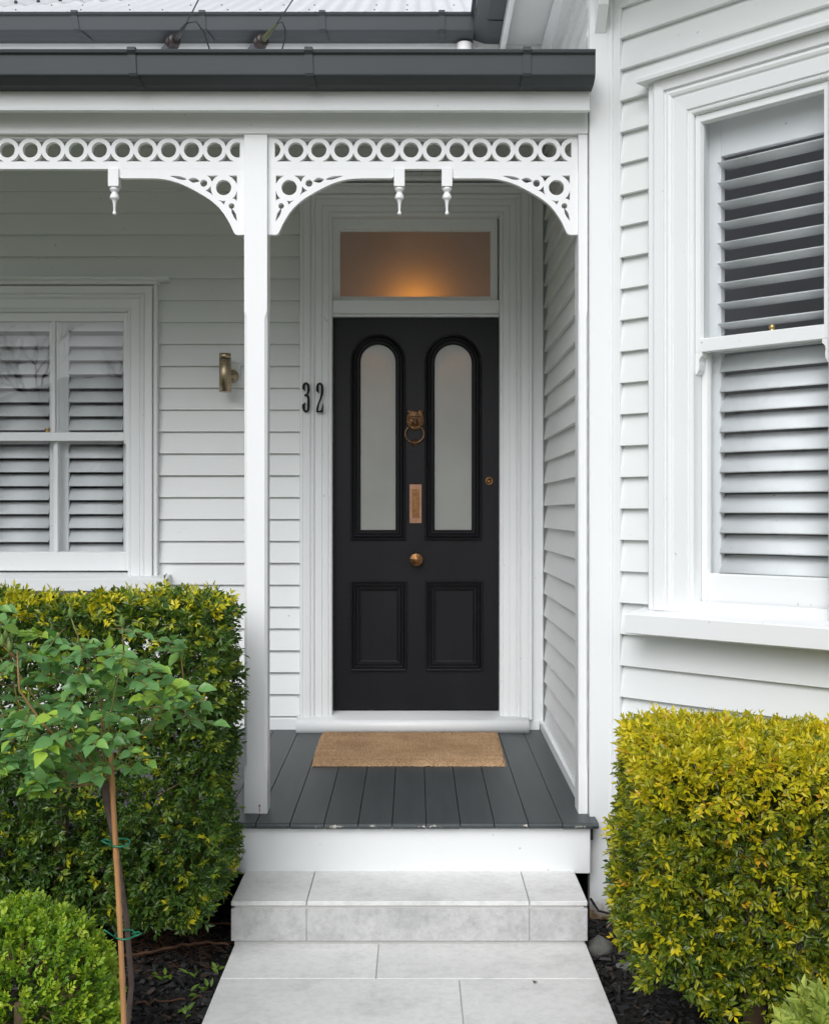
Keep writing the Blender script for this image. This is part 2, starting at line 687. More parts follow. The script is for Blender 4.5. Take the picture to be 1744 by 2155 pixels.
def leaf_arrays(P, D, N, Ls, Ws, tint, fold=.25, curl=.15, fine=False):
    D = D / np.linalg.norm(D, axis=1, keepdims=True)
    S = np.cross(D, N)
    S /= np.linalg.norm(S, axis=1, keepdims=True) + 1e-9
    N = np.cross(S, D)
    Ls, Ws = Ls[:, None], Ws[:, None]
    n = len(P)
    if fine:
        rows = [(0, 0), (.12, .56), (.34, 1.0), (.60, .80), (.82, .36), (1, 0)]
        vs_ = []
        for t_, w in rows:
            c = P + D * Ls * t_ - N * Ls * curl * t_ * t_
            if w == 0:
                vs_.append(c)
            else:
                up = N * Ws * fold * w
                vs_ += [c - S * Ws * .5 * w + up, c, c + S * Ws * .5 * w + up]
        V = np.stack(vs_, 1)
        nv = V.shape[1]
        F3 = [(0, 2, 1), (0, 3, 2)]
        for r in range(3):
            a = 1 + 3 * r
            F3 += [(a, a + 1, a + 4), (a, a + 4, a + 3), (a + 1, a + 2, a + 5), (a + 1, a + 5, a + 4)]
        a = 10
        F3 += [(a, a + 1, nv - 1), (a + 1, a + 2, nv - 1)]
        F3 = [tuple(f) for f in F3]
    else:
        up = N * Ws * fold
        m = P + D * Ls * .48 - N * Ls * curl * .25
        V = np.stack([P, m - S * Ws * .5 + up, m, m + S * Ws * .5 + up, P + D * Ls - N * Ls * curl], 1)
        nv = 5
        F3 = [(0, 2, 1), (0, 3, 2), (1, 2, 4), (2, 3, 4)]
    F = (np.array(F3)[None] + (np.arange(n) * nv)[:, None, None]).reshape(-1, 3)
    return V.reshape(-1, 3), F, np.repeat(tint, nv)


def tri_mesh(name, V, F, tint=None, smooth=False):
    me = bpy.data.meshes.new(name)
    me.vertices.add(len(V))
    me.vertices.foreach_set("co", np.asarray(V, dtype=np.float32).ravel())
    me.loops.add(F.size)
    me.loops.foreach_set("vertex_index", F.astype(np.int32).ravel())
    me.polygons.add(len(F))
    me.polygons.foreach_set("loop_start", (np.arange(len(F)) * 3).astype(np.int32))
    me.polygons.foreach_set("use_smooth", np.full(len(F), smooth))
    if tint is not None:
        a = me.attributes.new("tint", 'FLOAT', 'POINT')
        a.data.foreach_set("value", np.clip(tint, 0, 1).astype(np.float32))
    me.update(calc_edges=True)
    return me


# ------------------------------------------------------------------ the ground
g = MB()
g.box(-200, 200, -200, 200, -.5, -.11)
tag(g.build("lawn", "lawn"), kind="structure")
g = MB()
g.box(-60, 60, -13.5, -7.5, -.109, -.105)
tag(g.build("road", "asphalt"), kind="structure")

# garden bed: an uneven sheet of soil each side of the path
def bed_sheet():
    nx, ny = 150, 90
    xs = np.linspace(-3.6, 2.6, nx)
    ys = np.linspace(2.2, 5.1, ny)
    X, Y = np.meshgrid(xs, ys)
    Z = -.062 + .012 * np.sin(X * 7 + Y * 5) + .010 * np.sin(X * 13 - Y * 11) + rng.normal(0, .004, X.shape)
    Z += .05 * np.exp(-((X + .95) ** 2 + (Y - 4.25) ** 2) / .05)
    V = np.stack([X, Y, Z], -1).reshape(-1, 3)
    i = np.arange(nx * ny).reshape(ny, nx)
    q = np.stack([i[:-1, :-1], i[:-1, 1:], i[1:, 1:], i[1:, :-1]], -1).reshape(-1, 4)
    F = np.concatenate([q[:, [0, 1, 2]], q[:, [0, 2, 3]]])
    me = tri_mesh("garden_bed", V, F, smooth=True)
    return tag(link("garden_bed", me, "soil"), kind="structure")


bed_sheet()

# path of large pavers, laid with thin grout joints
PX0, PX1 = -.611, .583
g = MB()
g.box(PX0 + .004, PX1 - .004, -6.0, 4.33, -.10, -.006)
path = tag(g.build("path", "grout"), kind="structure")
rows = [4.348, 3.748]
while rows[-1] > -5.4:
    rows.append(rows[-1] - .6)
cuts = [-.121, .141, -.30, .02, .25, -.16]
for i in range(len(rows) - 1):
    for x0, x1 in ((PX0, cuts[i % 6]), (cuts[i % 6], PX1)):
        m = MB()
        g0 = .0018
        m.box(x0 + (g0 if x0 != PX0 else 0), x1 - (g0 if x1 != PX1 else 0), rows[i + 1] + g0, rows[i] - g0, -.03, random.uniform(-.0006, .0006), .0015)
        m.build("paver", "limestone_tile", path)

# ------------------------------------------------------------------ the house
house = thing("weatherboard_house", "white weatherboard villa with black front door, fretwork veranda and angled bay window", "house")
FR = Matrix.Translation((0, 6.0, 0))                       # front wall: local y=0 is the board face
RT = Matrix(((0, 1, 0, .65), (-1, 0, 0, 6.0), (0, 0, 1, 0), (0, 0, 0, 1)))   # return wall beside the door
c45 = math.sqrt(.5)
BY = Matrix(((c45, c45, 0, .754), (-c45, c45, 0, 4.44), (0, 0, 1, 0), (0, 0, 0, 1)))   # 45 degree face of the bay
BF = Matrix.Translation((.754 + 1.17 * c45, 4.44 - 1.17 * c45, 0))                     # front face of the bay


def boards(parent, frame, e, zref, zmin, zmax, segs_of, t=.021):
    """lapped weatherboards; segs_of(z0, z1) gives the runs of a course"""
    k = math.floor((zmin - zref) / e)
    while zref + k * e < zmax:
        z = zref + k * e
        for x0, x1 in segs_of(z, z + e):
            j = random.uniform(-.0015, .0015)
            top = min(z + e + .02, zmax + .02)
            fr = (top - z) / (e + .02)
            m = MB(frame)
            m.prism([(j + .0012, z), (j, z + .0015), (j + t * fr * 1.12, top), (j + t * fr * 1.12 + .004, top), (j + .030, z)], x0, x1, 'x')
            m.build("weatherboard", "paint_boards", parent)
        k += 1


# --- front wall
WX0 = -3.4
m = MB(FR)
for x0, x1, z0, z1 in ((WX0, -2.24, .35, 3.6), (-2.24, -1.40, .35, 1.12), (-2.24, -1.40, 2.52, 3.6), (-1.40, -.46, .35, 3.6),
                       (-.46, .47, 2.99, 3.6), (.47, .70, .35, 3.6), (-.46, .47, .2, .40)):
    m.box(x0, x1, .034, .12, z0, z1)
front_wall = m.build("front_wall", "paint_boards", house)


def front_segs(z0, z1):
    s = []
    if z1 > 2.632 and z0 < 2.632:
        s = [(WX0, -.572)]
        return s
    if z0 >= 2.60:
        return [(WX0, -.572)] if z0 < 3.12 else [(WX0, .64)]
    if z1 < 1.10 or z0 < 1.08:
        return [(WX0, -.572)]
    return [(WX0, -2.345), (-1.296, -.572)]


boards(front_wall, FR, .1105, 1.434, .43, 3.38, front_segs)
# plain scriber board in the corner between door casing and return wall, and the skirting
m = MB(FR)
m.box(.583, .648, -.012, .03, .40, 3.38, .002)
m.build("corner_board", "paint_trim", house)
m = MB(FR)
m.box(WX0, -.59, -.018, .03, .355, .432, .004)
m.box(.572, .63, -.018, .03, .355, .425, .004)
m.build("skirting", "paint_trim", house)

# --- return wall
m = MB(RT)
m.box(-.02, 1.50, .034, .12, .1, 3.70)
return_wall = m.build("return_wall", "paint_boards", house)
boards(return_wall, RT, .1105, 1.391, .44, 3.68, lambda a, b: [(.012, 1.50)])
m = MB(RT)
# sloping skirting along the floor, following the fall of the boards
m.prism([(0.01, .355), (1.48, .32), (1.48, .375), (0.01, .415)], -.016, .03, 'y')
m.build("skirting", "paint_trim", house)

# --- bay walls
BAYW0, BAYW1, BAYZ0, BAYZ1 = .32, .85, 1.12, 2.89
m = MB(BY)
m.box(0, BAYW0, .034, .1, .05, 3.70)
m.box(BAYW1, 1.17, .034, .1, .05, 3.70)
m.box(BAYW0, BAYW1, .034, .1, .05, BAYZ0)
m.box(BAYW0, BAYW1, .034, .1, BAYZ1, 3.70)
bay_wall = m.build("bay_wall", "paint_boards", house)


def bay_segs(z0, z1):
    if z1 > 3.04 or z1 < 1.04 or (z0 < 1.04):
        return [(.0, 1.16)]
    return [(.0, .16), (1.012, 1.16)]


boards(bay_wall, BY, .1168, 1.4825, .02, 3.68, bay_segs, t=.023)
m = MB(BF)
m.box(.02, 2.4, .034, .1, .05, 3.70)
bay_front = m.build("bay_front_wall", "paint_boards", house)
boards(bay_front, BF, .1168, 1.4825, .02, 3.68, lambda a, b: [(.03, 2.3)], t=.019)
m = MB(BF)
m.box(-.01, .06, -.022, .03, .0, 3.69, .003)
m.build("corner_board", "paint_trim", house)

# corner board at the outer corner of return wall and bay
m = MB()
m.prism([(.655, 4.50), (.655, 4.452), (.657, 4.450), (.727, 4.450), (.729, 4.4475), (.733, 4.4455), (.738, 4.4455), (.741, 4.4475), (.7425, 4.451), (.764, 4.4285), (.775, 4.44), (.70, 4.50)], -.055, 3.69, 'z')
m.build("corner_board", "paint_rotted_foot", house)


# ------------------------------------------------------------------ mouldings round openings
def casing(frame, x0, x1, z0, z1, prof):
    m = MB(frame)
    rings = []
    for w, p in prof:
        rings.append([(x0 - w, -p, z0), (x0 - w, -p, z1 + w), (x1 + w, -p, z1 + w), (x1 + w, -p, z0)])
    n = 4
    m.loops(rings, closed=False)
    # foot faces
    for side in (0, 3):
        poly = [r[side] for r in rings]
        w0, w1 = poly[0], poly[-1]
        m.add(poly + [(w1[0], .03, z0), (w0[0], .03, z0)], [tuple(range(len(poly) + 2))])
    return m


PROF = [(0, -.04), (0, .014), (.004, .020), (.010, .022), (.014, .018), (.016, .018), (.018, .026), (.058, .029), (.060, .024), (.064, .024), (.068, .032), (.076, .036), (.082, .034),
        (.086, .029), (.089, .029), (.091, .040), (.121, .043), (.125, .041), (.126, .016), (.129, .016), (.131, .030), (.146, .032), (.150, .028), (.150, -.03)]
PROFD = [(0, -.06), (0, .022), (.006, .027), (.014, .027), (.016, .023), (.0175, .023), (.019, .030), (.044, .033), (.046, .028), (.049, .028), (.051, .034), (.078, .036), (.080, .030), (.083, .030),
         (.087, .038), (.094, .043), (.101, .041), (.104, .034), (.107, .034), (.109, .044), (.138, .047), (.140, .041), (.143, .041), (.146, .046), (.158, .046), (.161, .040), (.161, -.03)]


def arch(x0, x1, z0, zt, w=0.0, n=18):
    """round-headed opening, grown outward by w"""
    r = (x1 - x0) / 2
    cx, cz = (x0 + x1) / 2, zt - r
    pts = [(x0 - w, z0 - w), (x1 + w, z0 - w)]
    for i in range(n + 1):
        a = math.pi * i / n
        pts.append((cx + (r + w) * math.cos(a), cz + (r + w) * math.sin(a)))
    return pts


def rect(x0, x1, z0, z1, w=0.0):
    return [(x0 - w, z0 - w), (x1 + w, z0 - w), (x1 + w, z1 + w), (x0 - w, z1 + w)]


# ------------------------------------------------------------------ door frame, fanlight and door
DX0, DX1 = -.414, .428
m = MB(FR)
m.box(DX0 - .05, DX0 - .001, -.005, .12, .44, 3.0, .002)
m.box(DX1 + .001, DX1 + .05, -.005, .12, .44, 3.0, .002)
m.box(DX0 - .0005, DX0 + .022, .0865, .112, .4595, 2.455)
m.box(DX1 - .022, DX1 + .0005, .0865, .112, .4595, 2.455)
m.box(DX0 - .0005, DX1 + .0005, .0865, .112, 2.425, 2.4575)
m.box(DX0 - .0005, DX0 + .033, .0905, .112, 2.541, 2.962)
m.box(DX1 - .040, DX1 + .0005, .0905, .112, 2.541, 2.962)
m.box(DX0 + .034, DX1 - .041, .0905, .112, 2.90, 2.985)
door_frame = m.build("door_frame", "paint_trim", house)
casing(FR, DX0, DX1, .430, 2.960, PROFD).build("architrave", "paint_trim", door_frame)
m = MB(FR)
m.box(-.62, .63, -.075, .03, 3.128, 3.146, .003)
m.box(-.60, .61, -.055, .03, 3.146, 3.172, .006)
m.build("head_moulding", "paint_trim", door_frame)
m = MB(FR)
m.box(DX0 - .0005, DX1 + .0005, -.004, .10, 2.472, 2.540, .004)
m.box(DX0 - .0005, DX1 + .0005, .012, .10, 2.458, 2.4705)
m.build("transom_bar", "paint_trim", door_frame)
# fanlight sash
FX0, FX1, FZ0, FZ1 = -.378, .385, 2.566, 2.897
m = MB(FR)
rings = []
for w, p in ((0, -.062), (0, -.047), (.005, -.047), (.007, -.040), (.0355, -.038), (.0355, -.09)):
    rings.append([(x, -p, z) for x, z in ((FX0 - w, max(FZ0 - w, 2.5405)), (FX1 + w, max(FZ0 - w, 2.5405)), (FX1 + w, FZ1 + w * 1.75), (FX0 - w, FZ1 + w * 1.75))])
m.loops(rings)
m.build("fanlight_sash", "paint_trim", door_frame)
m = MB(FR)
m.add([(FX0 - .004, .060, FZ0 - .004), (FX1 + .004, .060, FZ0 - .004), (FX1 + .004, .060, FZ1 + .004), (FX0 - .004, .060, FZ1 + .004)], [(0, 1, 2, 3)])
m.build("fanlight_pane", "frosted_fanlight", door_frame)
# door sill: worn timber with a rounded nose
m = MB()
m.prism([(6.13, .40), (6.13, .461), (6.04, .459), (5.925, .436), (5.908, .431), (5.898, .420), (5.895, .405), (5.898, .390), (5.905, .372), (5.93, .368)], -.588, .569, 'x', smooth=True)
m.build("door_sill", "paint_trim", door_frame)

DZ0, DZ1 = .466, 2.456
GL = [(-.272, -.098), (.104, .288)]
GZ0, GZ1 = 1.381, 2.319
PL = [(-.2724, -.0917), (.1085, .2935)]
PZ0, PZ1 = .7175, 1.0694
holes = [list(reversed(arch(a, b, GZ0, GZ1, .012))) for a, b in GL] + [list(reversed(rect(a, b, PZ0, PZ1, .012))) for a, b in PL]
door = flat_fill("front_door", rect(DX0 + .003, DX1 - .003, DZ0, DZ1), holes, FR, .040, .084, "door_black", house)
BOL = [(.002, .052), (.002, .044), (.008, .040), (.010, .045), (.015, .045), (.017, .036), (.0215, .032), (.026, .036), (.028, .036), (.030, .028), (.0345, .0245), (.039, .028), (.0405, .030), (.042, .024), (.047, .0205), (.052, .024), (.053, .036), (.053, .0405)]
for a, b in GL:
    m = MB(FR)
    m.loops([[(x, d, z) for x, z in arch(a, b, GZ0, GZ1, w)] for w, d in BOL])
    m.build("moulding", "door_black", door)
    pane = [(x, z) for x, z in arch(a, b, GZ0, GZ1, .008)]
    m = MB(FR)
    m.add([(x, .052, z) for x, z in pane], [tuple(range(len(pane)))])
    m.build("pane", "frosted_glass", door)
for a, b in PL:
    m = MB(FR)
    m.loops([[(x, d, z) for x, z in rect(a, b, PZ0, PZ1, w)] for w, d in BOL])
    m.build("moulding", "door_black", door)
    m = MB(FR)
    m.box(a - .010, b + .010, .052, .075, PZ0 - .010, PZ1 + .010)
    m.build("panel", "door_black", door)
# stile and rail joints show as hairline grooves: thin proud rails
m = MB(FR)
for x0, x1, z0, z1 in ((-.322, -.046, 1.122, 1.3235), (.056, .342, 1.122, 1.3235)):
    pass
# knob
m = MB(FR)
m.lathe([(.0, .0), (.020, .0), (.020, .004), (.011, .008), (.011, .026), (.026, .032), (.0345, .042), (.0345, .046), (.030, .050), (.012, .058), (.0, .060)], (.009, .040, 1.231), (0, -1, 0), 9, False, .2)
m.build("door_knob", "brass_aged", door)
# lock cylinder
m = MB(FR)
m.lathe([(0, 0), (.0205, 0), (.0205, .004), (.017, .006), (.0165, .004), (.012, .004), (.012, .007), (0, .007)], (.3786, .040, 1.628), (0, -1, 0), 20, True)
m.box(.3776, .3796, .0325, .036, 1.6215, 1.631)
m.build("lock_cylinder", "brass_aged", door)
# letter plate and its raised lettering
lx0, lx1, lz0, lz1 = -.0246, .0356, 1.414, 1.610
flat_fill("letter_plate", rect(lx0, lx1, lz0, lz1), [list(reversed(rect(-.0115, .0235, 1.441, 1.585)))], FR, .0345, .0402, "copper_plate", door)
m = MB(FR)
m.box(-.0105, .0225, .0378, .0401, 1.442, 1.584, .0006)
m.build("letter_flap", "brass_aged", door)
fc = bpy.data.curves.new("tmp_text", 'FONT')
fc.body = "LETTERS"
fc.size = .026
fc.extrude = .0015
fc.align_x = 'CENTER'
fc.align_y = 'CENTER'
to = bpy.data.objects.new("tmp_text", fc)
col.objects.link(to)
me = bpy.data.meshes.new_from_object(to.evaluated_get(bpy.context.evaluated_depsgraph_get()))
bpy.data.objects.remove(to)
bpy.data.curves.remove(fc)
# text runs downward; letter tops point to the right
me.transform(FR @ Matrix.Translation((.006, .0372, 1.513)) @ Matrix(((0, 1, 0, 0), (0, 0, -1, 0), (-1, 0, 0, 0), (0, 0, 0, 1))) @ Matrix.Scale(1.12, 4, (1, 0, 0)))
link("lettering", me, "brass_aged", door)


def lion_knocker():
    n, k = 56, 60
    W, H = .099, .108
    xs = np.linspace(-1, 1, n)
    zs = np.linspace(-1, 1, k)
    X, Z = np.meshgrid(xs, zs)

    def gb(cx, cz, sx, sz, a):
        return a * np.exp(-(((X - cx) / sx) ** 2 + ((Z - cz) / sz) ** 2))
    h = .010 * np.clip(1 - (X / 1.0) ** 2 - (Z / 1.15) ** 2, 0, 1) ** .5 + .003
    h += gb(0, -.05, .48, .55, .013)                 # face
    h += gb(0, -.33, .26, .2, .010) + gb(.15, -.36, .13, .12, .006) + gb(-.15, -.36, .13, .12, .006)   # muzzle
    h += gb(0, -.02, .11, .32, .006)                 # bridge of the nose
    h += gb(.30, .22, .22, .07, .005) + gb(-.30, .22, .22, .07, .005)     # brows
    h -= gb(.27, .09, .1, .06, .006) + gb(-.27, .09, .1, .06, .006)       # eye sockets
    h += gb(.27, .10, .05, .035, .004) + gb(-.27, .10, .05, .035, .004)
    h += gb(.66, .80, .2, .17, .010) + gb(-.66, .80, .2, .17, .010)       # ears
    h -= gb(.66, .78, .09, .08, .007) + gb(-.66, .78, .09, .08, .007)
    h += gb(0, .72, .2, .22, .009)                   # forelock
    h -= gb(0, -.60, .34, .05, .008)                 # mouth
    h += gb(0, -.80, .3, .14, .007)                  # chin
    ang = np.arctan2(Z, X)
    rad = np.sqrt(X ** 2 + Z ** 2)
    h += .0016 * np.sin(ang * 26 + rad * 4) * (rad > .55)
    # outline
    body = ((X / .99) ** 2 + ((Z + .05) / .98) ** 2 < 1) & ~((np.abs(X) > .55 - .0 * Z) & (Z < -.62 + .0 * X))
    body &= ~((np.abs(X) > 1.35 + Z) & (Z < -.45))
    ears = ((np.abs(X) - .66) / .25) ** 2 + ((Z - .78) / .22) ** 2 < 1
    ins = body | ears
    V, idx, F = [], -np.ones(X.shape, int), []
    for j in range(k):
        for i in range(n):
            if ins[j, i]:
                idx[j, i] = len(V)
                V.append((X[j, i] * W / 2, -h[j, i], Z[j, i] * H / 2))
    for j in range(k - 1):
        for i in range(n - 1):
            q = (idx[j, i], idx[j, i + 1], idx[j + 1, i + 1], idx[j + 1, i])
            if min(q) >= 0:
                F.append(q)
    # skirt down to the door so the casting has thickness
    from collections import Counter
    ec = Counter()
    for f in F:
        for a in range(4):
            ec[(f[a], f[(a + 1) % 4])] += 1
    base = {}
    for (a, b) in list(ec):
        if (b, a) not in ec:
            for p in (a, b):
                if p not in base:
                    base[p] = len(V)
                    V.append((V[p][0], 0.0, V[p][2]))
            F.append((b, a, base[a], base[b]))
    m = MB(FR @ Matrix.Translation((.0037, .0405, 1.9368)))
    m.add(V, F, True)
    # ring hung from the jaw
    pts = []
    for i in range(41):
        a = R(128) + (2 * math.pi - R(76)) * i / 40
        pts.append((-.0035 + .0475 * math.cos(a), -.016 - .002 * math.sin(a), -.0715 + .0475 * math.sin(a) * .92))
    m.tube(pts, .0042, 10)
    m.lathe([(0, 0), (.0185, 0), (.019, .004), (.015, .008), (.008, .012), (.006, .020), (0, .022)], (-.002, 0, -.1145), (0, -1, 0), 18)
    m.lathe([(0, 0), (.007, .001), (.0085, .008), (.007, .016), (0, .017)], (-.0035, -.012, -.1150), (0, -1, 0), 12)
    m.build("lion_knocker", "bronze_dark", door)


lion_knocker()


# ------------------------------------------------------------------ sash windows with plantation shutters
def louvre_stack(frame, win, x0, x1, z0, z1, pitch, tilt, depth, width=.084):
    """blades from z0 to z1, lower edge toward the street"""
    z = z0 + pitch / 2
    prof = []
    for i in range(12):
        a = 2 * math.pi * i / 12
        prof.append((math.cos(a) * width / 2, math.sin(a) * .0055))
    shared = None
    while z < z1 - pitch * .3:
        ca, sa = math.cos(tilt), math.sin(tilt)
        poly = [(depth + p * ca - q * sa, z + p * sa + q * ca) for p, q in prof]
        m = MB(frame)
        m.prism(poly, x0, x1, 'x', True)
        m.build("louvre", "paint_shutter", win)
        z += pitch


def sash(frame, x0, x1, z0, z1, gx0, gx1, gz0, gz1, y, t, win, bars=(), name="sash"):
    m = MB(frame)
    e = .0015
    m.box(x0, gx0, y, y + t, z0, z1, e)
    m.box(gx1, x1, y, y + t, z0, z1, e)
    m.box(gx0 + .0002, gx1 - .0002, y + .0006, y + t, z0, gz0, e)
    m.box(gx0 + .0002, gx1 - .0002, y + .0006, y + t, gz1, z1, e)
    # putty bevel round the glass
    edges = [gx0] + [q for b in bars for q in b] + [gx1]
    for a, b in bars:
        m.box(a, b, y + .002, y + t - .002, gz0, gz1, .002)
    o = m.build(name, "paint_trim", win)
    for i in range(0, len(edges), 2):
        a, b = edges[i], edges[i + 1]
        mm = MB(frame)
        mm.box(a - .004, b + .004, y + t * .45, y + t * .45 + .003, gz0 - .004, gz1 + .004)
        mm.build("pane", "window_glass", win)
        mm = MB(frame)
        yb = y + t * .44
        rr = []
        for w, d in ((0, y + .003), (.004, yb)):
            rr.append([(a + w, d, gz0 + w), (b - w, d, gz0 + w), (b - w, d, gz1 - w), (a + w, d, gz1 - w)])
        mm.loops(rr)
        mm.build("putty", "paint_trim", win)
    return o


def sill(frame, win, x0, x1, yf, yb, zt, zb, slope=.02, name="sill"):
    m = MB(frame)
    m.prism([(yb, zb), (yf + .003, zb), (yf, zb + .003), (yf, zt - .004), (yf + .004, zt), (yb, zt + slope)], x0, x1, 'x')
    m.build(name, "paint_trim", win)


# left window, beside the door
m = MB(FR)
m.box(-2.24, -2.198, -.012, .12, 1.15, 2.50)
m.box(-1.442, -1.40, -.012, .12, 1.15, 2.50)
m.box(-2.198, -1.442, -.012, .12, 2.476, 2.52)
win = m.build("window", "paint_trim", house)
casing(FR, -2.201, -1.439, 1.146, 2.478, PROF).build("architrave", "paint_trim", win)
m = MB(FR)
m.box(-2.40, -1.2315, -.062, .02, 2.630, 2.648, .003)
m.box(-2.36, -1.285, -.05, .02, 2.612, 2.6295)
m.build("head_moulding", "paint_trim", win)
sill(FR, win, -2.41, -1.228, -.12, .12, 1.140, 1.078, .03)
sash(FR, -2.197, -1.443, 1.829, 2.475, -2.175, -1.465, 1.870, 2.432, -.004, .036, win, ((-1.829, -1.811),), "upper_sash")
sash(FR, -2.197, -1.443, 1.172, 1.868, -2.176, -1.464, 1.265, 1.835, .036, .036, win, ((-1.831, -1.809),), "lower_sash")
for hx in (-2.197, -1.4645):
    m = MB(FR)
    m.prism([(hx, 1.829), (hx + .0215, 1.829), (hx + .0215, 1.795), (hx + .012, 1.80), (hx + .006, 1.812), (hx, 1.815)] if hx < -2 else
            [(hx, 1.829), (hx + .0215, 1.829), (hx + .0215, 1.79), (hx + .014, 1.795), (hx + .010, 1.812), (hx, 1.817)], -.003, .031, 'y')
    m.build("sash_horn", "paint_trim", win)
m = MB(FR)
m.lathe([(0, 0), (.022, 0), (.022, .004), (.012, .006), (.012, .018), (.015, .020), (.015, .026), (0, .027)], (-1.865, .052, 1.869), (0, 0, 1), 14)
m.box(-1.90, -1.845, .042, .06, 1.869, 1.873)
m.build("sash_catch", "brass_bright", win)
m = MB(FR)
for a, b in ((-2.20, -1.8225), (-1.8215, -1.444)):
    m.box(a, a + .049, .102, .129, 1.17, 2.46, .002)
    m.box(b - .049, b, .102, .129, 1.17, 2.46, .002)
    m.box(a + .0492, b - .0492, .103, .128, 1.17, 1.235, .002)
    m.box(a + .0492, b - .0492, .103, .128, 2.40, 2.46, .002)
m.build("shutter_frame", "paint_shutter", win)
for a, b in ((-2.149, -1.8735), (-1.7705, -1.495)):
    louvre_stack(FR, win, a, b, 1.240, 2.40, .0716, R(50), .116)

# bay window
m = MB(BY)
m.box(.315, .336, -.010, .12, 1.13, 2.885)
m.box(.837, .86, -.010, .12, 1.13, 2.885)
m.box(.336, .837, -.010, .12, 2.868, 2.90)
bwin = m.build("bay_window", "paint_trim", house)
PROFB = [(w * 1.19, p) for w, p in PROF]
casing(BY, .337, .836, 1.117, 2.870, [(w, p) for w, p in PROFB]).build("architrave", "paint_trim", bwin)
m = MB(BY)
m.prism([(.02, 3.048), (.02, 3.052), (-.074, 3.036), (-.076, 3.030), (-.074, 3.018), (.02, 3.018)], .135, 1.038, 'x')
m.build("head_moulding", "paint_trim", bwin)
sill(BY, bwin, .119, 1.054, -.115, .12, 1.106, 1.034, .028)
sash(BY, .338, .835, 2.033, 2.868, .358, .815, 2.079, 2.842, -.004, .038, bwin, (), "upper_sash")
sash(BY, .338, .835, 1.146, 2.078, .360, .813, 1.249, 2.04, .038, .036, bwin, (), "lower_sash")
for hx, sg in ((.338, 1), (.835, -1)):
    m = MB(BY)
    pl = [(0, 2.033), (.026, 2.033), (.026, 2.020), (.017, 2.012), (.014, 2.0), (.016, 1.985), (.014, 1.970), (.006, 1.957), (0, 1.955)]
    m.prism([(hx + sg * a, b) for a, b in pl], -.003, .033, 'y')
    m.build("sash_horn", "paint_trim", bwin)
m = MB(BY)
m.lathe([(0, 0), (.018, 0), (.018, .004), (.009, .006), (.009, .016), (.012, .022), (.008, .030), (0, .032)], (.60, .056, 2.0785), (0, 0, 1), 12)
m.build("sash_catch", "brass_bright", bwin)
m = MB(BY)
m.box(.336, .384, .090, .118, 1.15, 2.865, .002)
m.box(.789, .837, .090, .118, 1.15, 2.865, .002)
m.box(.3842, .7888, .091, .117, 1.15, 1.245, .002)
m.box(.3842, .7888, .091, .117, 2.735, 2.865, .002)
m.box(.3842, .7888, .091, .117, 2.035, 2.085, .002)
m.build("shutter_frame", "paint_shutter", bwin)
louvre_stack(BY, bwin, .384, .789, 1.250, 2.035, .0714, R(55), .104, .083)
louvre_stack(BY, bwin, .384, .789, 2.095, 2.735, .0714, R(-9), .104, .080)

# rooms behind the glass
def room(frame, x0, x1, y0, y1, z0, z1, name, mat):
    """four walls' worth of lining, open toward the street wall"""
    m = MB(frame)
    p = [(x, y, z) for x in (x0, x1) for y in (y0, y1) for z in (z0, z1)]
    m.add(p, [(2, 6, 7, 3), (0, 2, 3, 1), (4, 5, 7, 6), (0, 4, 6, 2), (1, 3, 7, 5)])
    m.build(name, mat, house)


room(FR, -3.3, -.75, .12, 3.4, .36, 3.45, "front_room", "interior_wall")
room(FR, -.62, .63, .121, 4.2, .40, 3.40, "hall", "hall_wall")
room(BY, .0, 1.2, .10, 2.6, .2, 3.6, "bay_room", "interior_wall")

# ------------------------------------------------------------------ veranda: floor, posts, beam, frieze
def fz(Y):
    return .374 - .0272 * (5.97 - Y)


m = MB()
m.prism([(4.40, fz(4.40) - .075), (4.40, fz(4.40) - .024), (6.02, fz(6.02) - .024), (6.02, fz(6.02) - .075)], WX0, .66, 'x')
vfloor = m.build("veranda_floor", "subfloor_dark", house)
xb = -.4552 + .1245 * 9
k = 0
while xb > WX0:
    x1 = min(xb - .0016, .6587)
    x0 = xb - .1245 + .0016
    if x0 < .655:
        dz = random.uniform(-.0012, .0012)
        m = MB()
        cut = 4.350
        fr_ = [(6.0, fz(6.0) + dz), (cut + .008, fz(cut) + dz), (cut + .002, fz(cut) - .003 + dz), (cut, fz(cut) - .010 + dz), (cut + .002, fz(cut) - .018 + dz), (cut + .01, fz(cut) - .0225 + dz), (6.0, fz(6.0) - .0225 + dz)]
        if x1 > .62:
            # last board stops at the half post; its nose runs on past the corner board
            m.prism(fr_, x0, .652, 'x')
        else:
            m.prism(fr_, x0, x1, 'x')
        m.build("floorboard", "floor_paint", vfloor)
    xb -= .1245
m = MB()
m.prism([(4.449, fz(4.4) - .001), (4.358, fz(4.35) - .001), (4.351, fz(4.35) - .010), (4.358, fz(4.35) - .021), (4.449, fz(4.4) - .021)], .6525, .6745, 'x')
m.build("floor_nosing", "floor_paint", vfloor)
m = MB()
m.box(WX0, .647, 4.378, 4.40, .138, fz(4.38) - .0235, .003)
m.build("veranda_skirt", "paint_trim", house)
m = MB()
m.box(WX0, 2.6, 4.95, 5.0, -.2, .30)
m.box(.662, .70, 4.52, 6.0, -.2, .10)
m.box(WX0, .66, 4.52, 4.94, .19, .23)
m.build("subfloor", "subfloor_dark", house)


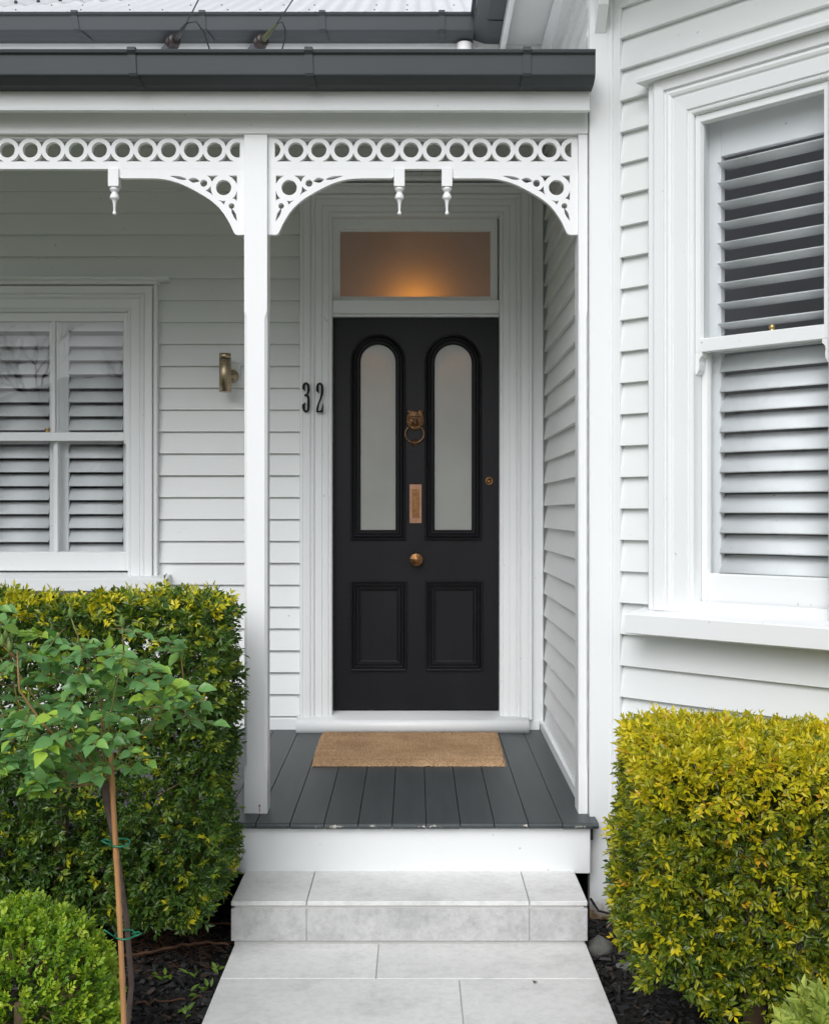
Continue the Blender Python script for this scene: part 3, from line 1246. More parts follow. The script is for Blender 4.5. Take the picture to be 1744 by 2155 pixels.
def post(x0, x1, y0, y1, z0, z1, c, za, zb, name):
    """square post whose edges are stop-chamfered between za and zb"""
    m = MB()
    rings = []
    for z, q in ((z0, .0015), (za - .02, .0015), (za, .0035), (za + .02, c), (zb - .02, c), (zb, .0035), (zb + .006, .0015), (z1, .0015)):
        rings.append([(x0 + q, y0, z), (x1 - q, y0, z), (x1, y0 + q, z), (x1, y1 - q, z), (x1 - q, y1, z), (x0 + q, y1, z), (x0, y1 - q, z), (x0, y0 + q, z)])
    m.loops(rings)
    m.add(rings[0], [tuple(range(7, -1, -1))])
    m.add(rings[-1], [tuple(range(8))])
    return m.build(name, "paint_post", house)


PXL, PXR = -.6413, -.5541
pst = post(PXL, PXR, 4.480, 4.570, fz(4.5) - .001, 2.893, .0105, .50, 2.222, "veranda_post")
post(.617, .6515, 4.480, 4.580, fz(4.5) - .001, 2.893, .006, .50, 2.222, "half_post")
post(PXL - 2.60, PXR - 2.60, 4.480, 4.570, fz(4.5) - .001, 2.893, .0105, .50, 2.222, "veranda_post")
# nail with rust weeping below it
m = MB()
m.lathe([(0, 0), (.004, 0), (.004, .001), (0, .0015)], (-.583, 4.480, fz(4.48) + .030), (0, -1, 0), 8)
m.box(-.5842, -.5818, 4.4788, 4.4799, fz(4.48) + .006, fz(4.48) + .028)
simple("rust", (.30, .10, .025), (.42, .17, .05), rough=.9, scale=80)
m.build("rusty_nail", "rust", pst)

m = MB()
m.box(WX0, .6525, 4.474, 4.575, 2.894, 3.09, .002)
beam = m.build("veranda_beam", "paint_trim", house)
m = MB()
m.box(WX0, .646, 4.385, 4.410, 2.958, 3.10, .002)
m.box(WX0, .6465, 4.381, 4.408, 2.950, 2.9575, .002)
m.box(WX0, .644, 4.411, 4.4735, 2.985, 3.0)
m.build("fascia", "paint_trim", house)
# sloping ceiling lining and iron roof of the veranda
m = MB()
m.prism([(4.42, 3.075), (6.03, 3.405), (6.03, 3.425), (4.42, 3.092)], WX0, .648, 'x')
m.build("veranda_ceiling", "paint_boards", house)
m = MB()
m.prism([(4.31, 3.102), (5.63, 3.385), (5.63, 3.405), (4.31, 3.112)], WX0, .649, 'x')
m.build("veranda_roof", "roof_white", house)

# fretwork
SC = 553.0


def fy(px, py):
    """bracket outline measured in millimetres/2.83 from the frieze corner"""
    return (-.5541 + (px - 15) * 3.525e-4, 2.7685 - (py - 385) * 3.525e-4)


YF0, YF1 = 4.500, 4.524
RC, PITCH, RO, RI, HB = 2.8405, .0871, .0452, .0288, .0435


def ring_frieze(name, x0, x1, wx0, wx1, xc0, n, zt=2.8935, zb=2.7685):
    holes = []
    cs = [xc0 + i * PITCH for i in range(n)]
    for c in cs:
        holes.append(list(reversed(circle(c, RC, RI, 30))))
    allc = [cs[0] - PITCH] + cs + [cs[-1] + PITCH]
    hc = math.sqrt(RO ** 2 - HB ** 2)
    for a, b in zip(allc[:-1], allc[1:]):
        tip = math.sqrt(RO ** 2 - ((b - a) / 2 + .0006) ** 2)
        for sg in (1, -1):
            p = [(a + hc, RC + sg * HB)]
            for i in range(1, 7):
                z = HB + (tip - HB) * i / 7
                p.append((a + math.sqrt(RO ** 2 - z * z), RC + sg * z))
            p.append(((a + b) / 2, RC + sg * tip))
            for i in range(6, 0, -1):
                z = HB + (tip - HB) * i / 7
                p.append((b - math.sqrt(RO ** 2 - z * z), RC + sg * z))
            p.append((b - hc, RC + sg * HB))
            p = [(min(max(x, wx0), wx1), z) for x, z in p]
            if max(q[0] for q in p) - min(q[0] for q in p) > .012:
                if sg > 0:
                    p = list(reversed(p))
                holes.append(p)
    # part rings against the posts
    for c, left in ((allc[0], True), (allc[-1], False)):
        edge = wx0 if left else wx1
        d = edge - c
        if abs(d) < RI:
            h = math.sqrt(RI ** 2 - d * d)
            a0 = math.atan2(h, d)
            pts = []
            if left:
                for i in range(13):
                    a = a0 - 2 * a0 * i / 12
                    pts.append((c + RI * math.cos(a), RC + RI * math.sin(a)))
            else:
                for i in range(13):
                    a = a0 + (2 * math.pi - 2 * a0) * i / 12
                    pts.append((c + RI * math.cos(a), RC + RI * math.sin(a)))
            holes.append(pts)
    return flat_fill(name, rect(x0, x1, zb, zt), holes, ID, YF0, YF1, "paint_post", house)


def S(n, pts):
    return [fy(*p) for p in pts]


BR_OUT = [(15, 386), (15, 1090), (95, 1092), (118, 1085), (132, 1068), (150, 1030), (175, 975), (205, 922), (245, 860), (290, 803), (340, 755), (400, 708), (460, 670), (530, 629), (600, 592), (660, 562), (730, 533),
          (800, 512), (870, 497), (940, 489), (1010, 486), (1100, 485), (1335, 485), (1352, 478), (1366, 464), (1366, 386)]
BR_HOLES = [
    [(100, 455), (188, 457), (160, 475), (135, 497), (115, 522), (100, 548)],
    [(297, 456), (420, 457), (398, 472), (382, 495), (370, 525), (350, 497), (325, 473)],
    [(382, 570), (408, 600), (440, 618), (415, 626), (385, 645), (360, 668), (376, 622)],
    [(100, 615), (108, 648), (125, 678), (150, 702), (130, 706), (112, 716), (100, 728)],
    [(217, 727), (258, 729), (298, 718), (262, 742), (238, 770), (230, 745)],
    [(497, 519), (518, 497), (540, 483), (565, 478), (595, 485), (622, 497), (600, 517), (580, 530), (560, 534), (535, 527), (515, 524)],
    [(632, 497), (665, 478), (700, 466), (740, 460), (790, 458), (822, 460), (775, 477), (735, 492), (700, 501), (665, 503)],
    [(152, 813), (130, 838), (113, 866), (103, 905), (98, 948), (122, 918), (143, 885), (156, 852), (161, 815)],
]


def bracket(parent, fmap):
    outs = [fmap(p) for p in S(0, BR_OUT)]
    hs = [[fmap(p) for p in S(0, h)] for h in BR_HOLES]
    for cx, cy, r in ((243, 585, 82), (456, 538, 38), (158, 782, 31)):
        c = fy(cx, cy)
        hs.append([fmap(p) for p in circle(c[0], c[1], r * 3.525e-4, 30)])
    return flat_fill("fretwork_bracket", outs, hs, ID, YF0, YF1, "paint_post", parent)


def drop(parent, x):
    m = MB()
    m.box(x - .0203, x + .0203, 4.490, 4.532, 2.7005, 2.7685, .0015)
    k = 3.525e-4 * .95
    prof = []
    for py, w in ((578, 96), (584, 106), (596, 110), (606, 104), (616, 84), (628, 64), (636, 60), (646, 74), (660, 92), (676, 102), (690, 104), (698, 100), (705, 80), (712, 66), (724, 54), (742, 43), (770, 34), (800, 29), (828, 25),
                  (834, 28), (842, 40), (852, 46), (862, 43), (871, 28), (875, 0)):
        prof.append((w * k / 2, -(py - 578) * 3.525e-4))
    m.lathe(prof, (x, 4.511, 2.7005), (0, 0, 1), 20)
    return m.build("drop_finial", "paint_post", parent)


fr1 = ring_frieze("ring_frieze", -.5541 + .0006, .617 - .0006, -.5285, .5932, (619.8 - 868) / SC, 12)
mid = (-.5541 + .617) / 2
bracket(fr1, lambda p: p)
bracket(fr1, lambda p: (2 * mid - p[0], p[1]))
drop(fr1, (836.5 - 868) / SC)
drop(fr1, (936.0 - 868) / SC)
X0L = PXR - 2.60
fr2 = ring_frieze("ring_frieze", X0L + .0006, PXL - .0006, X0L + .026, PXL - .019, (450 - 868) / SC - 26 * PITCH, 27)
bracket(fr2, lambda p: (PXL + X0L - (p[0] - PXR + X0L), p[1]))
bracket(fr2, lambda p: (p[0] - PXR + X0L, p[1]))
drop(fr2, (239.5 - 868) / SC)
drop(fr2, PXL + X0L - (239.5 - 868) / SC)

# gutters
GUT = [(0, 0), (0, .004), (-.010, .007), (-.014, .002), (-.012, -.006), (-.004, -.010), (-.002, -.0125), (0, -.078), (.001, -.082), (.004, -.0845), (.010, -.088), (.048, -.103), (.110, -.105), (.110, -.010), (.1085, -.010), (.1085, -.1035),
       (.049, -.1015), (.0115, -.0865), (.0022, -.0805), (.0012, -.006), (.0012, -.0)]


def gutter(name, Y, Z, x0, x1, sc=1.0, cap=True):
    m = MB()
    m.prism([(Y + a * sc, Z + b * sc) for a, b in GUT], x0, x1, 'x')
    if cap:
        m.prism([(Y, Z), (Y + .0, Z - .078 * sc), (Y + .01 * sc, Z - .088 * sc), (Y + .048 * sc, Z - .103 * sc), (Y + .110 * sc, Z - .105 * sc), (Y + .110 * sc, Z)], x1, x1 + .0015, 'x')
        m.box(x1 - .012, x1 - .008, Y - .003, Y, Z - .014, Z - .010)
    return m.build(name, "gutter_grey", house)


def strap(parent, Y, Z, x, lean, sc=1.0):
    m = MB()
    w = .0145
    path_ = [(.07, .012), (-.004, .0135), (-.0165, .010), (-.0168, .0), (-.0055, -.012), (-.0025, -.078), (.0005, -.085), (.008, -.0905), (.048, -.1055), (.075, -.108)]
    offs = [0, 0, 0, 0, 0, lean * .15, lean * .3, lean * .45, lean, lean * 1.05]
    for i in range(len(path_) - 1):
        (a, b), (c, d) = path_[i], path_[i + 1]
        o0, o1 = offs[i], offs[i + 1]
        p = [(x - w + o0, Y + a * sc, Z + b * sc), (x + w + o0, Y + a * sc, Z + b * sc), (x + w + o1, Y + c * sc, Z + d * sc), (x - w + o1, Y + c * sc, Z + d * sc)]
        n_ = (Vector(p[1]) - Vector(p[0])).cross(Vector(p[3]) - Vector(p[0])).normalized() * -.0028
        q = [tuple(Vector(v) + n_) for v in p]
        m.add(p + q, [(0, 1, 2, 3), (7, 6, 5, 4), (0, 4, 5, 1), (1, 5, 6, 2), (2, 6, 7, 3), (3, 7, 4, 0)])
    return m.build("gutter_strap", "gutter_grey", parent)


gy, gz_ = 4.280, 3.126
gut = gutter("gutter", gy, gz_, WX0, .6495)
for u, ln in ((277, .018), (647, .010), (1103, -.006)):
    strap(gut, gy, gz_, (u - 868) * 4.28 / 2490, ln)
MY, MZ = 5.50, 3.774
mgut = gutter("gutter", MY, MZ, -2.55, .2745, .92, False)
for u, ln in ((157, .05), (424, .03), (675, .012), (925, 0)):
    strap(mgut, MY, MZ, (u - 868) * 5.5 / 2490, ln, .92)
# gutter of the bay roof, running out toward the street
m = MB(Matrix(((0, 1, 0, .2745), (-1, 0, 0, 5.62), (0, 0, 1, 3.774), (0, 0, 0, 1))))
m.prism([(a * 1.13, b * .95) for a, b in GUT], .0, 1.42, 'x')
bgut = m.build("gutter", "gutter_grey", house)
m = MB()
m.tube([(.2735, 5.30, 3.776), (.2735, 5.30, 3.706), (.28, 5.305, 3.698), (.335, 5.33, 3.676), (.398, 5.33, 3.673)], .0035, 6)
m.build("gutter_joint", "black_gap", bgut)
m = MB()
m.box(-2.5, .398, 5.603, 5.65, 3.36, 3.79, .002)
m.build("eave_fascia", "paint_trim", house)
m = MB()
m.box(.400, .424, 4.22, 5.602, 3.628, 3.79, .002)
m.build("eave_fascia", "paint_trim", house)
m = MB()
m.prism([(.4245, 5.70), (.4245, 4.22), (.52, 3.82), (1.35, 2.99), (2.9, 2.99), (2.9, 5.70)], 3.690, 3.79, 'z')
m.box(.399, .66, 5.6505, 5.69, 3.36, 3.689)
m.build("soffit", "paint_boards", house)
m = MB(RT)
m.prism([(-.028, 3.6895), (-.050, 3.678), (-.050, 3.665), (-.022, 3.640), (-.020, 3.615), (.02, 3.615), (.02, 3.6895)], .36, 1.54, 'x')
m.build("cornice", "paint_trim", house)
# downpipe stub from the main gutter
m = MB()
px = (973 - 868) * 5.555 / 2490
m.lathe([(.0365, 3.30), (.0365, 3.665), (.034, 3.667), (0, 3.667)], (px, 5.575, 0), (0, 0, 1), 24)
m.build("downpipe", "pvc_white", house)
# eave bracket on the corner board
m = MB()
m.prism([(4.4485, 3.262), (4.4485, 3.68), (4.16, 3.68), (4.165, 3.64), (4.20, 3.60), (4.245, 3.545), (4.26, 3.49), (4.29, 3.44), (4.335, 3.405), (4.36, 3.37), (4.365, 3.335), (4.385, 3.315)], .674, .712, 'x')
m.build("eave_bracket", "paint_trim", house)

# main roof: corrugated iron with a hip on the left
def main_roof():
    xc, ex, tan = -2.42, .32, .5
    wl = .0762
    nx = int((ex - xc) / (wl / 8))
    xs = np.linspace(xc + .02, ex, nx)
    V, F = [], []
    for i, x in enumerate(xs):
        h = .0085 * math.cos(2 * math.pi * x / wl)
        top = min(x - xc, 2.6)
        for s in (-.045, top):
            V.append((x, 5.545 + s, 3.800 + s * tan + h))
    for i in range(nx - 1):
        F.append((2 * i, 2 * i + 2, 2 * i + 3, 2 * i + 1))
    m = MB()
    m.add(V, F, True)
    o = m.build("roof", "roof_white", house)
    # hip capping and sheet fixings
    m = MB()
    pts = [(xc + s, 5.545 + s, 3.800 + s * tan + .02) for s in np.linspace(-.05, 2.6, 24)]
    m.tube(pts, .028, 10)
    m.build("hip_capping", "roof_white", o)
    m = MB()
    for s in np.arange(.05, 2.6, .085):
        m.lathe([(.009, 0), (.009, .01), (.004, .016), (0, .016)], (xc + s + .05, 5.545 + s - .02, 3.80 + s * tan + .004), (0, -.45, .9), 6)
    for r_, s0 in enumerate((.02, .32, .75, 1.25)):
        for i in range(0, 40):
            x = ex - .05 - i * wl * 3 - random.choice((0, 0, wl))
            if x - xc > s0 + .15:
                m.lathe([(.004, 0), (.004, .002), (.002, .005), (0, .005)], (x, 5.545 + s0, 3.80 + s0 * tan + .0085), (0, -.45, .9), 6)
    m.build("roof_screws", "gutter_grey", o)
    m = MB()
    m.add([(xc, 5.6, 3.78), (xc, 9.5, 3.78), (xc + 2.6, 8.2, 5.08)], [(0, 1, 2)])
    m.add([(ex, 5.6, 3.79), (2.9, 5.6, 3.79), (2.9, 9.5, 3.79), (ex, 9.5, 3.79)], [(0, 1, 2, 3)])
    m.build("roof_back", "roof_white", house)
    # roof over the bay
    m = MB()
    m.prism([(.40, 6.4), (.40, 4.20), (.51, 3.80), (1.34, 2.97), (2.9, 2.97), (2.9, 6.4)], 3.7905, 3.81, 'z')
    m.prism([(.34, 3.812), (2.9, 3.812), (2.9, 4.9), (2.3, 4.75)], 4.25, 6.4, 'y')
    m.build("bay_roof", "roof_white", house)


main_roof()

# ------------------------------------------------------------------ service wires on the eave
def insulator(x, lbl, mossy):
    base = Vector((x, 5.62, 3.632))
    tip = Vector((x + .145, 5.36, 3.645))
    t = thing("wire_insulator", lbl, "insulator", base, "brown insulators on the eave")
    ax = (tip - base).normalized()
    m = MB()
    m.tube([base, base + ax * .07, base + ax * .14], [.020, .026, .019], 7, smooth=False)
    m.build("bracket", "lichen_lead", t)
    m = MB()
    m.lathe([(0, 0), (.020, .0), (.031, .005), (.035, .012), (.032, .018), (.018, .024), (.017, .032), (.027, .038), (.031, .046), (.027, .053), (.014, .057), (0, .057)], base + ax * .13, ax, 16)
    m.build("porcelain", "porcelain_brown", t)
    m = MB()
    m.tube([base + ax * .165, base.lerp(tip, .82), tip + ax * .05 + Vector((0, 0, .008))], [.015, .012, .005], 8)
    m.build("clamp", "mossy_clamp" if mossy else "cable_black", t)
    return tip + ax * .05 + Vector((0, 0, .008))


PT = []
for i, (u, mossy) in enumerate(((340, False), (520, True))):
    x = (u - 868) * 5.6 / 2490
    tip = insulator(x, ("brown insulator on the eave with plain black clamp, left of the two" if i == 0 else "brown insulator on the eave with mossy clamp, right of the two"), mossy)
    m = MB()
    end = Vector((5.9 + .5 * i, -10.0, 6.2))
    pts = []
    for j in range(25):
        f = j / 24
        p = tip.lerp(end, f)
        p.z -= .30 * math.sin(math.pi * f)
        pts.append(p)
    # leave the house at the slope of the photographed lead
    m.tube(pts, .0030, 6)
    tag(m.build("service_wire", "cable_black"), "black overhead wire rising from the %s insulator" % ("left" if i == 0 else "mossy right"), "wire", "overhead service wires")
    m = MB()
    loop = [tip, tip + Vector((.045, -.01, .004)), tip + Vector((.075, .01, -.035)), tip + Vector((.092, .05, -.09)), tip + Vector((.10, .10, -.15))] if i == 0 else \
        [tip, tip + Vector((.022, 0, .006)), tip + Vector((.034, .01, -.02)), tip + Vector((.034, .02, -.06)), tip + Vector((.01, .05, -.12)), tip + Vector((-.012, .10, -.17))]
    m.tube(loop, .0034, 6)
    tag(m.build("lead_in_wire", "cable_black"), "short black wire looping down beside the %s insulator" % ("left" if i == 0 else "mossy right"), "wire", "lead-in wires")

# ------------------------------------------------------------------ tiled entrance step
SX0, SX1, SYF, SYB = -.622, .587, 4.035, 4.376
step = thing("entrance_step", "pale limestone tiled step between path and veranda", "step", ((SX0 + SX1) / 2, 4.2, 0))
m = MB()
m.box(SX0 + .01, SX1 - .01, SYF + .012, 4.60, -.08, .128)
m.box(SX0 + .012, SX1 - .012, SYF + .006, 4.5, .020, .134)
m.build("core", "grout", step)
js = [SX0, -.3656, .3906, SX1]
for i in range(3):
    a = js[i] + (.0016 if i else 0)
    b = js[i + 1] - (.0016 if i < 2 else 0)
    m = MB()
    m.box(a, b, SYF, 4.42, .1325, .1485, .0025)
    m.build("tread_tile", "limestone_tile", step)
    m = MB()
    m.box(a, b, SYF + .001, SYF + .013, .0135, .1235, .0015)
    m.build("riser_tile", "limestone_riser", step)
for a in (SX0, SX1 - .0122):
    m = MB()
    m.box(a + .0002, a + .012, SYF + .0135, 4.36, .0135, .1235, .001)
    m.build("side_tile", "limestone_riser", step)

# ------------------------------------------------------------------ doormat
def doormat():
    nx, ny = 210, 130
    xs = np.linspace(0, 1, nx)
    ys = np.linspace(0, 1, ny)
    U, Vv = np.meshgrid(xs, ys)
    yy = 5.212 + (5.868 - 5.212) * Vv
    xl = -.449 - .006 * Vv - .006 * np.sin(Vv * 3.1)
    xr = .402 + .010 * Vv
    xx = xl + (xr - xl) * U
    edge = np.minimum.reduce([U * 40, (1 - U) * 40, Vv * 30, (1 - Vv) * 30])
    h = .015 * np.clip(edge, 0, 1) ** .5
    kn = np.sin(U * 2 * math.pi * 44 + 2 * np.sin(Vv * 60)) * np.sin(Vv * 2 * math.pi * 31)
    border = ((U < .11) | (U > .89) | (Vv < .14) | (Vv > .88))
    rib = np.sin(U * 2 * math.pi * 72)
    h = h + np.where(border, .0055 * kn, .0020 * rib + .0020 * kn) + rng.normal(0, .0011, U.shape)
    line = np.abs(Vv - .15) < .012
    h = h - .002 * line * (~border)
    zz = fz(yy) + .001 + np.clip(h, 0, 1)
    xx = xx + rng.normal(0, .0012, U.shape)
    yy = yy + rng.normal(0, .0012, U.shape)
    V = np.stack([xx, yy, zz], -1).reshape(-1, 3)
    i = np.arange(nx * ny).reshape(ny, nx)
    q = np.stack([i[:-1, :-1], i[:-1, 1:], i[1:, 1:], i[1:, :-1]], -1).reshape(-1, 4)
    F = np.concatenate([q[:, [0, 1, 2]], q[:, [0, 2, 3]]])
    tag(link("doormat", tri_mesh("doormat", V, F, smooth=True), "coir"), "brown woven coir doormat lying before the black door", "doormat")


doormat()

# ------------------------------------------------------------------ house number
def digit(pts):
    o = []
    for px, py in pts:
        u = (620 + px / 17.36) * .9954
        v = (780 + py / 17.36) * .9954
        o.append(((u - 868) * 5.945 / 2490, EYE + (1073 - v) * 5.945 / 2490))
    return o


D3 = [(283, 640), (290, 560), (315, 495), (360, 453), (420, 438), (480, 453), (525, 495), (548, 560), (556, 660), (550, 760), (530, 830), (485, 888), (530, 930), (550, 1000), (556, 1100), (556, 1330), (545, 1420), (512, 1490), (462, 1530),
      (410, 1540), (360, 1525), (315, 1480), (290, 1410), (278, 1330), (278, 1258), (402, 1163), (386, 1215), (380, 1300), (380, 1400), (392, 1452), (420, 1475), (455, 1450), (468, 1390), (468, 1010), (452, 965), (410, 946), (362, 940), (362, 874),
      (405, 870), (442, 852), (460, 800), (468, 720), (468, 590), (455, 525), (420, 503), (390, 528), (380, 590), (380, 700), (402, 778), (285, 675)]
D2 = [(788, 750), (788, 640), (800, 560), (830, 495), (878, 460), (925, 450), (980, 465), (1025, 510), (1050, 580), (1060, 680), (1055, 800), (1033, 920), (990, 1040), (940, 1150), (905, 1240), (882, 1330), (866, 1472), (935, 1476), (962, 1450),
      (985, 1400), (1052, 1205), (1062, 1225), (1045, 1540), (790, 1540), (800, 1380), (830, 1270), (880, 1140), (930, 1000), (955, 880), (968, 760), (970, 620), (955, 545), (925, 520), (895, 545), (885, 610), (884, 720), (902, 858)]
num = thing("house_number", "black metal house number 32 on the door architrave", "house number", (-.51, 5.945, 1.97))
flat_fill("digit", digit(D3), [], ID, 5.9385, 5.9475, "black_enamel", num)
flat_fill("digit", digit(D2), [], ID, 5.9385, 5.9475, "black_enamel", num)

# ------------------------------------------------------------------ wall light
lx, ly = -.9396, 5.905
wl_ = thing("wall_light", "cylindrical bronze up and down light on the wall left of the post", "wall light", (lx, 6.0, 2.16))
m = MB()
m.lathe([(.0, 2.068), (.024, 2.068), (.0255, 2.066), (.0295, 2.066), (.0295, 2.229), (.0285, 2.2295), (0, 2.2295)], (lx, ly, 0), (0, 0, 1), 32)
m.build("body", "lamp_bronze", wl_)
m = MB()
m.lathe([(.0275, 2.2295), (.0275, 2.2325), (0, 2.2325)], (lx, ly, 0), (0, 0, 1), 24)
m.build("seal", "black_gap", wl_)
m = MB()
m.lathe([(.0285, 2.2325), (.0295, 2.233), (.0295, 2.257), (.0275, 2.2575), (.024, 2.254), (0, 2.254)], (lx, ly, 0), (0, 0, 1), 32)
m.build("cap", "lamp_bronze", wl_)
m = MB()
m.lathe([(.033, 0), (.033, .006), (.030, .014), (.022, .022), (.012, .027), (.010, .07), (0, .07)], (lx + .024, 6.0, 2.155), (-.25, -1, 0), 24)
m.build("mounting", "lamp_bronze", wl_)
m = MB()
m.lathe([(.022, 2.0672), (.022, 2.0685), (0, 2.0685)], (lx, ly, 0), (0, 0, 1), 20)
m.build("lens", "pvc_white", wl_)
m = MB()
m.box(lx - .045, lx + .062, 5.999, 6.02, 2.106, 2.222, .003)
m.build("mounting_block", "paint_boards", wl_)

# ------------------------------------------------------------------ lit lamp in the hall behind the fanlight
lampc = Vector((.005, 6.200, 2.505))
hl = thing("hall_pendant_lamp", "lit warm pendant lamp glowing through the frosted fanlight", "lamp", (lampc.x, lampc.y, 3.40))
mm_, t_, b_, o_ = nt("lamp_glow")
b_.inputs['Base Color'].default_value = (.9, .6, .25, 1)
b_.inputs['Emission Color'].default_value = (1.0, .39, .035, 1)
b_.inputs['Emission Strength'].default_value = 13.0
MATS["lamp_glow"] = mm_
m = MB()
m.lathe([(0, -.06), (.033, -.05), (.055, -.023), (.06, 0), (.055, .023), (.033, .05), (0, .06)], lampc, (0, 0, 1), 20)
m.build("globe", "lamp_glow", hl)
m = MB()
m.tube([lampc + Vector((0, 0, .085)), lampc + Vector((0, 0, .895))], .004, 6)
m.build("cord", "cable_black", hl)

# ------------------------------------------------------------------ planting
def rounded_box_points(n, lo, hi, r, faces, wob=.02):
    """points and normals on a softened, uneven box"""
    lo, hi = np.array(lo), np.array(hi)
    c, h = (lo + hi) / 2, (hi - lo) / 2
    ar, fl = [], []
    for ax, sd in faces:
        o = [k for k in range(3) if k != ax]
        ar.append(4 * h[o[0]] * h[o[1]])
        fl.append((ax, sd))
    pick = rng.choice(len(fl), n, p=np.array(ar) / sum(ar))
    P = rng.uniform(-1, 1, (n, 3)) * h
    for k, (ax, sd) in enumerate(fl):
        P[pick == k, ax] = sd * h[ax]
    q = np.clip(P, -(h - r), h - r)
    d = P - q
    N = d / (np.linalg.norm(d, axis=1, keepdims=True) + 1e-9)
    P = q + N * r
    W = P + c
    w = wob * (np.sin(W[:, 0] * 9 + 1.3 * W[:, 2] * 6) + np.sin(W[:, 2] * 11 - W[:, 1] * 8 + 2) + .7 * np.sin(W[:, 0] * 23 + W[:, 1] * 19))
    return W + N * w[:, None], N


def sprigs(P, A, K, ln, lsize, aspect, tint0, tint_sd, spread=.75, droop=.0, face=None):
    """K leaves set in two ranks along a twig of length ln from P along A"""
    n = len(P)
    A = A / (np.linalg.norm(A, axis=1, keepdims=True) + 1e-9)
    rv = rng.normal(size=(n, 3))
    if face is not None:
        rv = face + .45 * rv
    S_ = np.cross(A, rv)
    S_ /= np.linalg.norm(S_, axis=1, keepdims=True) + 1e-9
    U_ = np.cross(S_, A)
    if face is not None:
        U_ = U_ * np.sign(np.sum(U_ * face, axis=1, keepdims=True) + 1e-9)
    Pl, Dl, Nl, Ll, Wl, Tl = [], [], [], [], [], []
    for k in range(K):
        t_ = (k + 1) / K
        sd = 1 if k % 2 else -1
        if k == K - 1:
            D = A + rng.normal(0, .15, (n, 3))
        else:
            D = A * (1 - spread * .55) + S_ * sd * spread + rng.normal(0, .22, (n, 3))
        D[:, 2] -= droop
        Pl.append(P + A * (ln * t_)[:, None])
        Dl.append(D)
        Nl.append(U_ + rng.normal(0, .3, (n, 3)))
        sz = lsize * rng.uniform(.7, 1.2, n) * (1.0 - .28 * abs(t_ - .6))
        Ll.append(sz)
        Wl.append(sz * aspect * rng.uniform(.85, 1.15, n))
        Tl.append(tint0 + rng.normal(0, tint_sd, n) + .06 * (t_ - .5))
    return [np.concatenate(a) for a in (Pl, Dl, Nl, Ll, Wl, Tl)]


def sprig_twigs(m, P, A, ln, r):
    for p, a, l_ in zip(P, A, ln):
        a = a / (np.linalg.norm(a) + 1e-9)
        m.tube([p - a * .05, p + a * l_], [r, r * .5], 4, False)


def hedge(name, label, lo, hi, r, faces, n, lsize, aspect, mat, tint_fn, keep=None, nparts=110, group=None, wob=.02, base=None, zlow=None, K=7):
    base = base or ((lo[0] + hi[0]) / 2, (lo[1] + hi[1]) / 2, -.06)
    t = thing(name, label, "hedge", base, group)
    P, N = rounded_box_points(n, lo, hi, r, faces, wob)
    depth = np.where(rng.random(n) < .66, rng.exponential(.028, n), rng.uniform(.02, .24, n))
    P = P - N * depth[:, None]
    if keep is not None:
        k = keep(P)
        P, N, depth = P[k], N[k], depth[k]
    if zlow is not None:      # ragged lower edge
        k = P[:, 2] > zlow(P)
        P, N, depth = P[k], N[k], depth[k]
    A = N * .75 + rng.normal(0, .55, P.shape)
    A[:, 2] += .25
    ln = rng.uniform(.016, .044, len(P))
    T0 = tint_fn(P, N, depth)
    a = sprigs(P, A, K, ln, lsize, aspect, T0, .07, face=N * .8 + np.array([-.1, -.25, .75]))
    V, F, tt = leaf_arrays(*a)
    o = link("foliage", tri_mesh("foliage", V, F, tt), mat, t)
    tag(o, kind="stuff")
    # woody twigs inside
    m = MB()
    idx = rng.choice(len(P), min(len(P), 170), replace=False)
    for i in idx:
        p, nn = P[i], N[i]
        q = p - nn * rng.uniform(.08, .2) + np.array([rng.normal(0, .05), rng.normal(0, .03), -rng.uniform(.04, .16)])
        m.tube([q, (p + q) / 2 + rng.normal(0, .01, 3), p + nn * .012], [.0032, .0024, .0012], 5, False)
    tag(m.build("twigs", "twig_tan", t), kind="stuff")
    # the outermost shoots, one by one
    protos = []
    for v in range(6):
        z0 = np.zeros((1, 3))
        az = np.array([[0., 0, 1]])
        Kp = int(rng.integers(6, 10))
        sp = sprigs(z0, az, Kp, np.array([.055]), lsize * 1.0, aspect, np.array([[.60, .70, .78, .84, .88, .52][v]]), .025)
        Vs, Fs, ts = leaf_arrays(*sp)
        me = tri_mesh("shoot", Vs, Fs, ts)
        me.materials.append(MATS[mat])
        protos.append(me)
    out = np.where(depth < .02)[0]
    top = out[(N[out, 2] > .45)]
    side = out[(N[out, 2] <= .45) & (N[out, 2] > -.3)]
    ch = np.concatenate([rng.choice(top, min(len(top), int(nparts * .62)), replace=False), rng.choice(side, min(len(side), int(nparts * .38)), replace=False)])
    for i in ch:
        me = protos[int(rng.integers(0, 5)) if N[i, 2] > .45 else int(rng.choice([0, 1, 5]))]
        ob = bpy.data.objects.new("shoot", me)
        col.objects.link(ob)
        ob.parent = t
        d = Vector(N[i]) + Vector((random.gauss(0, .3), random.gauss(0, .3), .55))
        q = d.to_track_quat('Z', 'Y').to_matrix().to_4x4()
        s = random.uniform(.75, 1.15)
        ob.matrix_parent_inverse = Matrix.Translation(-Vector(base))
        ob.matrix_basis = Matrix.Translation(Vector(P[i]) - Vector(N[i]) * .01) @ q @ Matrix.Rotation(random.uniform(0, 6.28), 4, 'Z') @ Matrix.Scale(s, 4)
    return t


def stem_part(t, pts, rad, mat="twig_tan", name="trunk"):
    m = MB()
    m.tube(pts, rad, 9)
    m.build(name, mat, t)


ALL = [(1, -1), (2, 1), (0, 1), (1, 1), (2, -1)]


